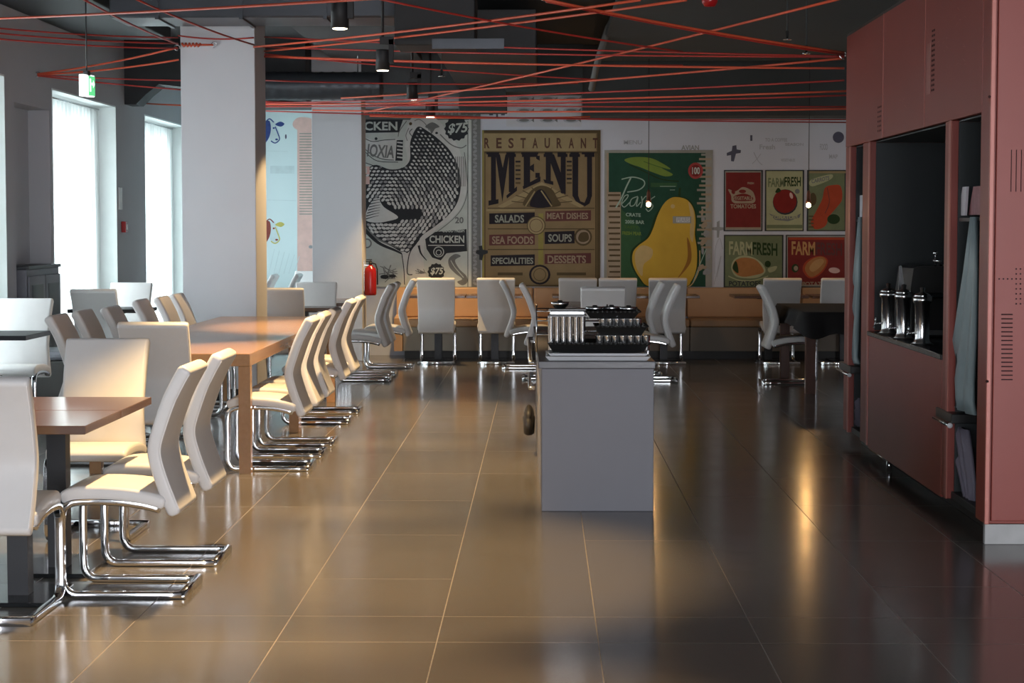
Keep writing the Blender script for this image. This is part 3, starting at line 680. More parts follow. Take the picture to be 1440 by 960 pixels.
# --- hen poster
o = poster(511, 153, 676, 404, YP, 'mid', 'tall black and white poster of a hen with CHICKEN lettering')
A = Art(YP, .0125)
A.rect(513, 170, 663, 403, 'paper')
for i in range(46):                                   # ornamental border on the right and top
    y = 160+i*5.3
    if y < 402: A.ell(668, y, 3.4, 2.0, 'greyl', (i % 2-.5)*1.2, 8, same=i > 0)
for i in range(30): A.ell(516+i*5.2, 158+(i % 2)*1.5, 2.2, 2.6, 'greyl', .4, 7, same=i > 0)
A.line([(660.5, 168), (660.5, 403)], 1.6, 'paper2'); A.line([(658, 170), (658, 403)], .9, 'ink')
A.line([(513, 169.5), (663, 169.5)], 1.4, 'paper2')
body = [(589, 178), (601, 184), (616, 195), (633, 212), (645, 236), (648, 262), (643, 285), (630, 303), (612, 318), (594, 331), (584, 345), (572, 356), (564, 354), (552, 347), (534, 338), (520, 327), (512, 316), (512, 250), (526, 232), (548, 238), (566, 236), (576, 226), (577, 212), (577, 200), (582, 186)]
A.cpoly([(584, 162), (610, 165), (628, 182), (644, 206), (654, 238), (656, 268), (648, 292), (634, 308), (612, 324), (598, 342), (596, 372), (600, 398), (580, 399), (574, 372), (568, 357), (540, 346), (520, 332), (513, 318), (513, 240), (540, 242), (564, 238), (573, 226), (570, 205), (572, 180)], 'paper2')
bo = A.cpoly(body, 'ink')
A.k += 1
rnd = random.Random(3)
for r in range(40):
    for c in range(36):
        y = 176+r*5.0; x = 513+c*6.1+(r % 2)*3+5*math.sin(y*.03); 
        if not all(inpoly(x+dx, y+dy, bo) for dx, dy in ((2.6, 0), (-2.6, 0), (0, 2.4), (0, -2.4))): continue
        if 512 < x < 562 and 281 < y < 313 and (y-281) > (x-528)*.55-4: continue
        if (x-566)**2/900+(y-301)**2/60 < 1: continue
        sc = .62+.55*min(1, max(0, (y-180)/110)); dx, dy = x-545, y-290; ang = math.atan2(dy, dx)+PI/2+rnd.uniform(-.25, .25)
        A.ell(x+rnd.uniform(-.4, .4), y+rnd.uniform(-.4, .4), 2.9*sc, 1.75*sc, 'paper2' if rnd.random() > .25 else 'greyl', ang, 7, same=True)
A.cpoly([(514, 309), (516, 296), (524, 282), (532, 279), (540, 291), (560, 305), (545, 311), (528, 313)], 'paper2')      # wing
for i in range(7): A.curve([(514+i*1.2, 308-i*4.2), (524+i, 305-i*4), (533+i*.6, 303-i*3.8)], 1.5, 'ink', w1=.4)
A.curve([(512, 318), (530, 335), (552, 345), (568, 350)], 3.5, 'mid', w1=1)
A.curve([(512, 322), (532, 341), (556, 352), (566, 357)], 5.5, 'ink', w1=2)
A.cpoly([(565, 355), (573, 357), (574, 375), (570, 400), (566, 400), (567, 375)], 'paper2'); A.curve([(565, 356), (568, 378), (569, 400)], 1.2, 'ink'); A.curve([(590, 336), (578, 352), (574, 366), (573, 384), (580, 386)], 1.4, 'ink')
A.curve([(589, 345), (592, 356), (600, 366)], 3.4, 'ink', w1=1)
A.curve([(572, 170), (562, 184), (560, 192)], 1.2, 'mid'); A.curve([(575, 180), (571, 190), (573, 198)], 1, 'mid'); A.curve([(583, 170), (590, 168), (598, 174), (604, 184)], 1, 'mid'); A.curve([(580, 181), (576, 186), (580, 192)], 1, 'ink'); A.ell(577.5, 174, 2.2, 2.2, 'kraftd')
A.cpoly([(598, 178), (608, 172), (618, 178), (612, 181), (607, 188), (604, 182)], 'mid'); A.ell(614, 187, 2, 1.6, 'ink')
A.curve([(619, 189), (634, 203), (648, 208), (656, 204)], 1.5, 'mid')
for i in range(6): A.line([(641+i*2.6, 220), (641+i*2.6, 262)], 1.0, 'mid', same=i > 0)
A.curve([(653, 214), (656, 240), (657, 270), (650, 292), (636, 309), (615, 326), (602, 338)], 1.1, 'mid')
A.poly([(512, 168), (567, 168), (561, 186), (512, 187)], 'ink')
A.poly([(512, 193), (528, 198), (559, 195), (567, 199), (566, 226), (553, 225), (530, 222), (512, 210)], 'paper2')
for c in ([(512, 194), (524, 199), (540, 197), (556, 196)], [(512, 208), (524, 218), (540, 224), (554, 225)], [(512, 212), (530, 226), (560, 228)], [(512, 228), (526, 233), (552, 240), (566, 236)]): A.curve(c, 1.0, 'ink')
A.poly([(558, 197), (567, 197), (566, 226), (556, 226)], 'ink')
for i in range(5): A.line([(558.5, 200+i*5.2), (566.5, 201+i*5.2)], 2.0, 'paper2', same=i > 0)
A.ell(529, 195, 2, 2, 'ink')
# price badges and the cartouche
A.star(642, 181, 15.5, 17.5, 14, 'ink'); A.star(613.5, 382, 11, 12.5, 12, 'ink')
A.poly([(598, 336), (612, 326), (656, 322), (657, 353), (628, 356), (620, 366), (608, 362), (600, 350)], 'ink')
A.ring(617, 354, 7, 1.3, 'paper'); A.ring(617, 355, 3.6, 1.2, 'paper'); A.line([(602, 344.8), (653, 344.8)], 1.1, 'paper2')
A.cpoly([(631, 364), (640, 357), (648, 360), (640, 366), (646, 378), (656, 388), (657, 397), (650, 401), (643, 396), (650, 392), (640, 384), (632, 375)], 'mid'); A.curve([(634, 366), (640, 376), (652, 390)], 1, 'paper')
A.ring(516, 342, 6, 2, 'mid')
for i in range(16): A.curve([(532+rnd.random()*26, 372+rnd.random()*26), (540+rnd.random()*20, 378+rnd.random()*16)], 1.0, 'mid')
for i in range(14): A.curve([(584+rnd.random()*14, 376+rnd.random()*10), (590+rnd.random()*10, 384)], .9, 'mid')
A.ell(541, 389, 6, 3, 'ink'); A.ell(552, 388, 5, 2.5, 'ink')
A.rect(508.5, 234, 520, 245, 'salmon'); A.rect(512.5, 236, 516, 243, 'paper2'); A.rect(509, 248, 520, 259, 'pinkl' if 'pinkl' in P else 'salmon')
A.done('illustration', o)
A = Let(A, o)
A.text('CKEN', 512.5, 171, 559, 183.5, 'paper'); A.text('IOXIA', 516, 202, 554, 220, 'mid', 2, -3); A.text('$75', 629, 174, 656, 190, 'paper', 3, 2); A.text('$75', 605, 376, 622, 387, 'paper', 2)
A.text('CHICKEN', 604, 331, 653, 341.5, 'paper'); A.text('GOOD FRESH', 622, 321.5, 653, 326.5, 'paper'); A.text('20', 640, 305, 652, 314, 'mid'); 
A.done('lettering', o)
# --- menu poster
o = poster(678, 183, 844, 403, YP, 'kraft', 'brown vintage poster reading RESTAURANT MENU with six dish names')
A = Art(YP, .0125)
A.rect(678, 183, 844, 187, 'kraftd'); A.rect(839.5, 183, 844, 403, 'kraftd'); A.rect(678, 183, 680.5, 403, 'olive'); A.line([(682, 214), (682, 403)], 1.2, 'kraftd'); A.line([(838, 214), (838, 403)], 2, 'kraftd')
A.rect(680, 188, 838, 212, 'kraftl'); A.rect(681, 213, 840, 215.6, 'kraftd')
for x0, x1 in ((684, 702), (712, 724), (733, 757), (766, 777), (784, 796), (802, 814), (818, 836)): A.rect(x0, 214, x1, 217, 'menuk', same=False)
K = 'menuk'
def stem(x, y0, y1, w, sl=0, sr=0):  A.poly([(x-w/2, y0), (x+w/2, y0), (x+w/2, y1), (x-w/2, y1)], K)
def serif(x, y, w, up=0): A.poly([(x-w/2, y-2.2), (x+w/2, y-2.2), (x+w/2, y+2.2), (x-w/2, y+2.2)], K)
# M
stem(694, 217, 287, 7); serif(692, 218.5, 12); A.poly([(687, 282), (701, 280), (701, 286), (687, 289)], K)
A.poly([(697, 217), (703, 217), (710, 250), (706.5, 284)], K); A.poly([(716, 217), (711, 217), (704, 250), (706.5, 284)], K)
stem(719.5, 217, 270, 8); A.poly([(712, 275), (727, 262), (727, 268), (713, 279)], K); serif(719, 218.5, 13)
# E
stem(741, 217, 262, 9); serif(745, 218.5, 22); A.poly([(754, 219), (759, 219), (759, 226), (754, 223)], K); A.poly([(745, 234), (751, 230), (751, 242), (745, 238)], K); A.poly([(735, 262), (760, 248), (760, 255), (736, 266)], K); A.rect(753, 243, 759, 250, K)
# N
stem(771, 217, 256, 7); serif(771, 218.5, 13); A.poly([(770, 217), (779, 217), (795, 260), (795, 274), (788, 267)], K); stem(792, 217, 272, 7); serif(791, 218.5, 14); A.poly([(764, 252), (778, 255), (778, 260), (766, 257)], K)
# U
stem(809, 217, 276, 8); serif(808, 218.5, 15); stem(829, 217, 276, 7); serif(829, 218.5, 14)
A.poly([(805, 275), (813, 275), (816, 283), (822, 285), (826, 275), (832.5, 275), (829, 286), (821, 291), (812, 287)], K)
for x in (729, 801):
    for i in range(6): A.rect(x-4, 226+i*6, x+3, 228.5+i*6, 'kraftd' if i % 2 else K)
A.poly([(700, 290), (762, 256), (822, 290), (816, 292), (762, 266), (706, 293)], 'kraftl')
for i in range(9):
    a = PI*(.08+.105*i); A.line([(762+24*math.cos(a), 290-20*math.sin(a)), (762+44*math.cos(a), 290-28*math.sin(a))], 1.2, 'kraftd')
A.cpoly([(738, 290), (742, 274), (752, 264), (763, 261), (776, 266), (783, 278), (786, 290)], 'kraftd'); A.cpoly([(746, 290), (752, 272), (761, 266), (769, 274), (775, 290)], K)
A.line([(739, 290), (752, 269)], 1.8, 'kraftl'); A.line([(761, 268), (776, 290)], 1.8, 'kraftl')
A.rect(757, 300, 764, 372, 'olive')
for y in (292, 321, 350): A.rect(686, y, 836, y+1.4, 'kraftd')
A.rect(684, 294, 752, 297, 'kraftl')
for x0, y0, x1, y1, m in ((688, 300, 752, 315, 'menuk'), (767, 297, 831, 311, 'wine'), (688, 330, 752, 345, 'wine'), (766, 326, 808, 343, 'menuk'), (690, 359, 752, 374, 'menuk'), (766, 357, 831, 371, 'wine')): A.poly([(x0, y0), (x1, y0-1.5), (x1, y1-1), (x0, y1)], m)
A.ell(754, 317, 13, 13, 'kraftl'); A.ring(754, 317, 12.5, 1.2, 'kraftd'); A.ring(754, 317, 9, .8, 'brown'); A.ell(820, 333, 12.5, 12.5, 'kraftd'); A.ell(820, 333, 10, 10, 'label'); A.cpoly([(813, 334), (817, 327), (826, 327), (828, 336), (822, 340), (815, 339)], 'kraftd')
A.ell(759, 386, 15, 14, K); A.ell(759, 386, 12, 11.4, 'kraft'); A.ring(759, 386, 8.5, .9, 'kraftd'); A.rect(700, 383, 735, 387, 'kraftd'); A.rect(783, 383, 824, 387, 'kraftd'); A.rect(682, 400.5, 840, 402, 'kraftd')
A.done('illustration', o)
A = Let(A, o)
for i, ch in enumerate('RESTAURANT'):
    A.text(ch, 681+i*16.95, 194, 688.5+i*16.95, 208.5, 'brown')
A.text('SALADS', 696, 302, 737, 313, 'labelw'); A.text('MEAT DISHES', 769, 299, 827, 308, 'label'); A.text('SEA FOODS', 692, 332, 750, 343, 'label'); A.text('SOUPS', 771, 329, 804, 340, 'labelw'); A.text('SPECIALITIES', 692, 362, 750, 371, 'labelw'); A.text('DESSERTS', 770, 359, 824, 370, 'label')
A.done('lettering', o)
# --- pear poster
o = poster(850, 211, 1001, 403, YP, 'frame', 'green poster with a large yellow pear and Pears script')
A = Art(YP, .0125)
A.rect(855, 215, 992, 403, 'green'); A.rect(853, 215, 856, 403, 'beige')
rough = [(992, 215)]+[(990-3*rnd.random(), 218+i*6) for i in range(31)]+[(1000, 403), (1001, 215)]
A.poly([(870, 290), (900, 320), (905, 403), (873, 403)], 'green2'); A.rect(873, 318, 892, 403, 'green2')
A.rect(855, 270, 873, 403, 'beige')
for i in range(17): A.rect(855+(i % 3), 273+i*7.7, 872, 275.6+i*7.7, 'kraftd', same=i > 0)
A.k += 1
for i in range(22): A.rect(986-3*(i % 3), 216+i*6.2, 1000, 219+i*6.2, 'beige' if i % 2 else 'frame', same=True)
A.cpoly([(878, 225), (890, 221), (914, 222), (932, 230), (943, 238), (930, 236), (946, 245), (936, 248), (920, 243), (900, 235), (888, 231)], 'leaf'); A.curve([(905, 227), (925, 234), (940, 238)], 1, 'leafd'); A.curve([(885, 231), (910, 243), (930, 252), (955, 255)], 1.6, 'dgreen')
A.rect(915, 257, 952, 263, 'green2'); A.line([(928, 262), (950, 262)], .8, 'script'); A.line([(942, 267), (949, 267)], .8, 'script')
A.line([(956, 264), (955, 278)], 3, 'dgreen')
pearpts = [(952, 277), (966, 281), (975, 293), (978, 310), (977, 330), (980, 352), (979, 378), (972, 395), (962, 403), (915, 403), (900, 391), (890, 372), (890, 355), (898, 345), (911, 335), (918, 322), (925, 302), (933, 287), (942, 279)]
A.cpoly([(x+(-3 if x < 930 else 2), y-1) for x, y in pearpts], 'dgreen'); A.cpoly(pearpts, 'pear')
A.cpoly([(893, 356), (903, 345), (917, 350), (916, 362), (905, 372), (903, 388), (895, 376)], 'pearl'); A.cpoly([(968, 284), (975, 296), (976, 320), (974, 340), (970, 330), (971, 305)], 'pearl')
A.cpoly([(966, 334), (971, 345), (972, 365), (965, 378), (952, 392), (962, 376), (967, 360)], 'peard'); A.curve([(984, 352), (983, 378), (974, 398), (966, 404)], 1.5, 'pearl'); A.curve([(993, 350), (984, 372), (974, 398)], 1.2, 'script')
A.rect(946, 304, 972, 314, 'frame'); A.rect(951, 305.5, 970, 312.5, 'paper2')
A.ell(978, 240, 10.5, 11.5, 'badge'); A.ell(978, 240, 7.5, 8.3, 'prred')
for i in range(14): A.ell(983+rnd.random()*14, 285+rnd.random()*110, 1.4+rnd.random()*2.5, 2+rnd.random()*4, 'beige' if i % 2 else 'greyl', rnd.random(), 7)
A.ell(946, 290, 3, 3, 'pearl')
A.done('illustration', o)
A = Let(A, o)
A.curve([(887, 250), (881, 262), (874, 278), (866, 292)], 2.0, 'script'); A.curve([(874, 252), (890, 249), (904, 253), (906, 260), (898, 267), (882, 270)], 1.6, 'script')
A.curve([(875, 286), (882, 278), (883, 274), (878, 276), (874, 286), (878, 291), (886, 284)], 1.3, 'script'); A.curve([(897, 276), (888, 280), (886, 289), (892, 288), (897, 277), (895, 290), (901, 284)], 1.3, 'script'); A.curve([(902, 276), (903, 284), (901, 292)], 1.4, 'script'); A.curve([(903, 282), (908, 276), (912, 278)], 1.2, 'script'); A.curve([(921, 276), (914, 282), (918, 290), (912, 297), (908, 293)], 1.4, 'script')
A.text('CRATE', 880, 299, 901, 304, 'script', 0, -1); A.text('2005 BAR', 879, 309, 906, 314, 'script', 0, -1); A.text('TASTY', 877, 317, 898, 321, 'leafd', 0, -1); A.text('FRESH PEAR', 875, 325, 902, 330, 'leaf', 0, -1); A.text('PEARS', 952, 306, 969, 312, 'faint'); A.text('100', 973, 235, 984, 245, 'paper')
A.done('lettering', o)
# --- small posters
def small(x0, y0, x1, y1, m, label): 
    o = poster(x0, y0, x1, y1, YP, 'ink', label); A = Art(YP, .0125); A.rect(x0+1.5, y0+1.5, x1-1.5, y1-1.5, 'frame' if m == 'prred' else m); A.rect(x0+2.6, y0+3.4, x1-2.4, y1-4, m); return o, A
o, A = small(1018, 239, 1072, 325, 'prred', 'small dark red poster with a cream vegetable emblem, upper left of the group')
A.cpoly([(1024, 266), (1034, 269), (1044, 263), (1054, 266), (1060, 272), (1061, 284), (1044, 288), (1030, 284), (1028, 275)], 'beige'); A.cpoly([(1032, 276), (1046, 272), (1058, 277), (1056, 282), (1034, 282)], 'prred'); A.rect(1025, 286, 1065, 294, 'prred'); A.ell(1044, 269, 5, 2.6, 'prred'); A.ell(1031, 270, 2.5, 3, 'prred', -.6); A.rect(1021, 319.5, 1070, 321.5, 'beige')
A.done('illustration', o); A = Let(A, o); A.text('TOMATOES', 1027, 287, 1063, 293, 'beige'); A.text('VEGETABLE', 1030, 276, 1058, 281, 'beige'); A.text('FRESH', 1051, 256, 1060, 259, 'beige'); A.done('lettering', o)
o, A = small(1076, 239, 1130, 325, 'cream', 'small pale green poster with a red tomato, reading FARM FRESH')
A.ell(1104, 284, 17.5, 18, 'ink'); A.ell(1103.5, 283, 16.5, 16.5, 'tomato'); A.ell(1112.5, 275, 2.2, 4.5, 'salmon', -.3); A.cpoly([(1090, 270), (1094, 264), (1098, 268), (1094, 271)], 'dgreen'); A.ell(1121, 269, 3.4, 3.4, 'mid')
A.poly([(1081, 300), (1092, 304), (1118, 304), (1126, 300), (1124, 306), (1108, 311), (1090, 309)], 'mid'); A.rect(1078, 316, 1128, 321, 'sage')
A.done('illustration', o); A = Let(A, o); A.text('FARM', 1080, 250, 1103, 263, 'sage'); A.text('FRESH', 1103, 248.5, 1126, 262, 'dgreen'); A.text('TOMATOES', 1084, 303, 1122, 308, 'cream'); A.done('lettering', o)
o, A = small(1135, 239, 1179+10, 325, 'sage', 'small green poster with orange red carrots, cut by the red cabinet')
A.cpoly([(1140, 253), (1168, 245), (1168, 252), (1142, 262)], 'cream'); A.cpoly([(1146, 322), (1140, 312), (1148, 296), (1156, 280), (1160, 264), (1172, 260), (1182, 262), (1184, 280), (1176, 292), (1166, 304), (1160, 318)], 'orange'); A.ell(1172, 308, 9, 7, 'dgreen'); A.ell(1143, 280, 5, 9, 'kraftd'); A.curve([(1163, 264), (1166, 284), (1160, 300)], 1, 'wine')
for i in range(4): A.rect(1137, 303+i*5, 1144, 305+i*5, 'kraftd', same=i > 0)
A.rect(1137, 240.6, 1189, 243.5, 'kraftl'); A.done('illustration', o); A = Let(A, o); A.text('CARROTS', 1141, 252, 1166, 258, 'mid', 0, 5); A.done('lettering', o)
o, A = small(1018, 330, 1101, 404, 'sage', 'green poster with a potato, reading FARM FRESH, lower left of the group')
A.cpoly([(1028, 376), (1033, 364), (1046, 359), (1062, 363), (1073, 372), (1076, 382), (1066, 390), (1048, 391), (1034, 388)], 'cream'); A.cpoly([(1030, 377), (1034, 366), (1046, 362), (1062, 365), (1072, 376), (1073, 383), (1060, 387), (1046, 389), (1036, 386)], 'potato'); A.cpoly([(1030, 377), (1034, 367), (1037, 372), (1038, 384)], 'dgreen'); A.ell(1079.5, 371, 4.3, 4.6, 'dgreen'); A.cpoly([(1080, 377), (1092, 374), (1090, 380), (1082, 383)], 'cream'); A.curve([(1024, 388), (1040, 394), (1060, 394), (1080, 388)], 1.6, 'cream')
A.done('illustration', o); A = Let(A, o); A.text('FARM', 1025, 339, 1058, 358, 'cream', 0, -1); A.text('FRESH', 1058, 340, 1093, 358, 'dgreen', 0, -2); A.text('POTATOES', 1025, 395, 1070, 402, 'ink'); A.done('lettering', o)
o, A = small(1105, 330, 1190, 404, 'prred', 'red poster with a brown potato, reading FARM FRESH, lower right of the group')
A.rect(1109, 334, 1187, 337, 'orange'); A.cpoly([(1129, 381), (1131, 370), (1142, 362), (1156, 360), (1164, 366), (1160, 378), (1150, 388), (1138, 391)], 'orange'); A.cpoly([(1132, 380), (1134, 371), (1144, 363), (1156, 361), (1162, 367), (1158, 377), (1149, 386), (1139, 389)], 'potato'); A.cpoly([(1138, 376), (1146, 366), (1156, 364), (1158, 369), (1150, 378), (1142, 382)], 'potl'); A.ell(1118, 377, 5, 6, 'dgreen'); A.ell(1119, 377, 3, 3.5, 'beige'); A.ell(1173, 380, 8, 4, 'salmon', .1)
A.done('illustration', o); A = Let(A, o); A.text('FARM', 1113, 339, 1146, 358, 'potl', 0, -1); A.text('FRESH', 1147, 340, 1184, 358, 'wine', 0, -2); A.text('POTATOES', 1128, 396, 1170, 402, 'beige'); A.done('lettering', o)
# --- loose mural marks on the wall
def marks(label): 
    A = Art(YP, .001); return A
A = Art(YP, .001)
for x0, y0, x1, y1, m in ((1027, 205, 1038, 226, 0), (1000, 319, 1018, 323, 0)): pass
A.poly([(1030, 205), (1035.5, 204), (1036, 210), (1042, 211), (1041.5, 215), (1035, 216), (1032, 227), (1028, 226.5), (1028, 218), (1022, 219), (1022, 215), (1029, 212)], 'slategrey')
tag(A.done('painted_cross'), 'dark slate plus sign painted on the wall left above the small posters', 'wall print')
A = Art(YP, .001); A.poly([(1008, 312), (1012, 310), (1012, 319), (1019, 320), (1019, 323), (1012, 324), (1011, 334), (1008, 334), (1008, 324), (1000, 323), (1000, 320), (1008, 319)], 'greyl'); tag(A.done('painted_cross'), 'grey plus sign painted between pear poster and potato poster', 'wall print')
A = Art(YP, .013); A.poly([(673, 346), (678, 345), (679, 351), (686, 352), (686, 356), (680, 358), (678, 366), (674, 365), (674, 358), (669, 356), (670, 352), (674, 351)], 'ink'); tag(A.done('painted_cross'), 'black plus sign painted between hen poster and menu poster', 'wall print')
for tx, x0_, y0_, x1_, y1_, m_, where in (('TO A COFFEE', 1076, 194, 1107, 199, 'faint', 'faint handwritten line on the wall right of the dark plus sign'), ('SEASON', 1104, 201, 1130, 205, 'faint', 'faint capital word on the wall just left of the right pendant cord'),
  ('Fresh', 1068, 203, 1090, 210, 'faint', 'faint word in lower case above the tomato poster'), ('VEGETABLES', 1098, 223, 1118, 227, 'faint', 'small faint word directly above the tomato poster'), ('1', 1055, 190, 1058, 198, 'slategrey', 'small dark dash painted above the red emblem poster'),
  ('MENU', 877, 197, 903, 203, 'faint', 'faint small word above the left of the pear poster'), ('AVIAN', 958, 204, 983, 211, 'greyl', 'grey pointed word above the right of the pear poster'), ('FOOD', 1153, 202, 1164, 211, 'faint', 'faint word above the carrot poster'), ('MAP', 1166, 217, 1178, 223, 'faint', 'faint word just above the carrot poster at the red cabinet')):
    A = Art(YP, .001); A.text(tx, x0_, y0_, x1_, y1_, m_); tag(A.done('painted_word'), where, 'wall print', 'handwritten marks on the poster wall')
A = Art(YP, .001); A.ell(1179, 193, 8, 8, 'slategrey'); tag(A.done('painted_dot'), 'dark round spot painted on the wall at the red cabinet edge', 'wall print')
A = Art(YP, .001); A.curve([(1060, 214), (1066, 226), (1072, 232)], 1.2, 'faint'); A.curve([(1070, 216), (1064, 224), (1058, 230)], .9, 'faint'); tag(A.done('painted_sketch'), 'faint crossed strokes on the wall above the red emblem poster', 'wall print')
A = Art(YP, .001); A.curve([(1005, 385), (1006, 350), (1012, 335), (1016, 350)], .8, 'faint'); A.curve([(1004, 400), (1010, 376), (1014, 360), (1008, 390)], .8, 'faint'); tag(A.done('painted_sketch'), 'faint looping strokes on the wall between pear poster and potato poster', 'wall print')
A = Art(YP, .001)
A.rect(712, 131, 818, 178, 'faint2')
for r in range(3):
    for c in range(3):
        cx, cy = 737+c*33, 139+r*14+(2 if r else 0); A.ell(cx, cy, 11, 3.6, 'faint'); A.ell(cx, cy, 7, 2, 'mid'); A.poly([(cx+10, cy), (cx+14, cy-3), (cx+14, cy+3)], 'mid')
A.text('-T-', 688, 150, 710, 166, 'slategrey')
tag(A.done('fish_prints'), 'rows of small grey fish drawings printed above the menu poster', 'wall print')
# --- print on the far left wall
A = Art(YC, .001)
YQ = YC
A.rect(418, 176, 442, 398, 'salmon') ; A.cpoly([(412, 172), (420, 165), (436, 166), (442, 172), (442, 182), (428, 186), (414, 180)], 'salmon')
for i in range(30): A.rect(421, 187+i*3.9, 441, 188.6+i*3.9, 'beige' if 0 else 'frame', same=i > 0)
A.text('7', 428, 388, 440, 400, 'ink', 3); A.ell(437, 347, 3, 2.4, 'greyl')
tag(A.done('painted_band'), 'salmon pink striped band printed on the far wall left of the second pillar', 'wall print')
def cow(cx, cy, c1, c2, label):
    A = Art(YC, .001)
    A.cpoly([(cx-9, cy-12), (cx-2, cy-16), (cx+5, cy-12), (cx+9, cy-3), (cx+12, cy+10), (cx+8, cy+17), (cx+1, cy+17), (cx-4, cy+8), (cx-9, cy+6)], 'faintb')
    A.cpoly([(cx-10, cy-10), (cx-3, cy-14), (cx-1, cy-2), (cx-4, cy+10), (cx-10, cy+16)], c1); A.cpoly([(cx+5, cy-9), (cx+12, cy-13), (cx+18, cy-10), (cx+13, cy-6)], c2)
    A.curve([(cx+5, cy-6), (cx+9, cy+4), (cx+11, cy+12), (cx+5, cy+17), (cx-1, cy+14)], 1.6, c2); A.ell(cx+3, cy-4, 1.6, 1.3, c1); A.curve([(cx-9, cy-12), (cx-3, cy-17), (cx+3, cy-12)], 1.6, c1); A.ell(cx+7, cy+12, 2, 1.4, c1)
    tag(A.done('cow_print'), label, 'wall print', 'cow heads printed on the far wall')
cow(382, 184, 'blue', 'blue', 'blue cow head printed on the far wall beside the big pillar'); cow(382, 325, 'maroon', 'yell', 'yellow and maroon cow head printed low on the far wall beside the pillar')
A = Art(YC, .001); A.line([(376, 281), (417, 282)], 1, 'faintb'); A.rect(380, 233, 414, 244, 'faintb'); A.line([(376, 212), (405, 213)], .7, 'faintb')
for i in range(6): A.line([(378+i*7, 385), (386+i*7, 350+i*2)], .8, 'faintb')
A.ell(402, 192, 1.2, 3.4, 'slategrey')
tag(A.done('painted_sketch'), 'faint pale grey sketches on the far bluish wall between the cow heads', 'wall print')

# ------------------------------------------------------------------ wall fittings
p = atY(520, 392, 21.95); ex = QX1+.075
t = thing('fire_extinguisher', 'red fire extinguisher hanging on the second pillar left of the hen poster', 'fire extinguisher', (ex, 22.1, atY(520, 415, 22.1).z))
bm = newbm(); lathe(bm, [(.001, 0), (.06, 0), (.068, .01), (.07, .03), (.07, .27), (.06, .31), (.03, .335), (.025, .35), (.001, .35)], n=24); obj('cylinder', bm, M['extred'], t)
bm = newbm(); lathe(bm, [(.02, .35), (.02, .38), (.01, .385), (.01, .40)], n=12); box(bm, -.05, .02, -.01, .01, .385, .395); box(bm, -.045, .02, -.01, .01, .405, .415); obj('valve', bm, M['rubber'], t)
bm = newbm(); tube(bm, [(.02, 0, .37), (.06, 0, .36), (.08, 0, .30), (.082, 0, .12)], .008); obj('hose', bm, M['rubber'], t)
bm = newbm(); box(bm, -.075, -.065, -.02, .02, .05, .40); box(bm, -.07, 0, -.012, .012, .34, .352); obj('wall_bracket', bm, M['steel'], t)
D1 = XL/ray(172, 319).x*ray(172, 319).y; z1 = CAM_H+ray(172, 319).z*D1/ray(172, 319).y
t = thing('call_point', 'small red fire call point on the window wall between two windows', 'call point', (XL, D1, z1))
bm = newbm(); box(bm, .0, .05, -.055, .055, -.06, .06, bev=.006); obj('case', bm, M['extred'], t); bm = newbm(); box(bm, .051, .053, -.03, .03, -.03, .03); obj('glass_plate', bm, M['sign'], t)
D1 = XL/ray(168, 279).x*ray(168, 279).y; z1 = CAM_H+ray(168, 279).z*D1/ray(168, 279).y
t = thing('wall_plate', 'slim pale plate on the window wall above the red call point', 'wall plate', (XL, D1, z1))
bm = newbm(); box(bm, 0, .02, -.06, .06, -.12, .12, bev=.004); obj('cover', bm, M['frame'], t); bm = newbm(); box(bm, .0205, .024, -.025, .025, -.04, .04); obj('switch', bm, M['sign'], t)
# grey sideboard in the niche
t = thing('sideboard', 'dark grey panelled cabinet standing in the niche of the window wall', 'cabinet', (XL-.02, 17.35, 0))
bm = newbm(); box(bm, -.17, .10, -.56, .56, 0, 1.16, bev=.006); obj('body', bm, M['green1'], t)
for i, (a, b2) in enumerate(((-.54, -.01), (.01, .54))):
    bm = newbm(); box(bm, .101, .12, a, b2, .06, 1.10, bev=.004); d = obj('door', bm, M['green1'], t)
    bm = newbm(); box(bm, .121, .124, a+.08, b2-.08, .14, 1.02); obj('door_panel', bm, M['slate'], d); bm = newbm(); y = b2-.04 if i == 0 else a+.04; box(bm, .121, .145, y-.006, y+.006, .55, .70); obj('handle', bm, M['steel'], d)
bm = newbm(); box(bm, -.17, .12, -.57, .57, 1.161, 1.19, bev=.004); obj('top', bm, M['post'], t)
# dark low stand by the windows
t = thing('low_cabinet', 'low black cabinet in the shade behind the bright window chair', 'cabinet', (-4.15, 16.2, 0))
bm = newbm(); box(bm, -.3, .42, -.35, .35, 0, .42, bev=.01); obj('body', bm, M['kick'], t)
bm = newbm(); box(bm, -.25, .38, -.30, .30, .421, .50, bev=.03); obj('cushion', bm, M['green1'], t)

# ------------------------------------------------------------------ grey tray counter
CT = .815
t = thing('tray_counter', 'freestanding grey counter block carrying trays and cutlery in the aisle', 'counter', (0, 10.32, 0), math.radians(.7))
bm = newbm(); box(bm, 0, .605, 0, 3.6, .0, CT-.04, bev=.004); obj('body', bm, M['counter'], t)
bm = newbm(); box(bm, -.018, .612, -.015, 3.62, CT-.04, CT, bev=.004); obj('counter_top', bm, M['countop'], t)
bm = newbm(); tube(bm, [(-.02, .8, .75), (-.055, .8, .75), (-.055, 3.2, .75), (-.02, 3.2, .75)], .012); tube(bm, [(-.02, 2, .5), (-.05, 2, .5), (-.05, 3.2, .5), (-.02, 3.2, .5)], .012); obj('tray_rail', bm, M['steel'], t)
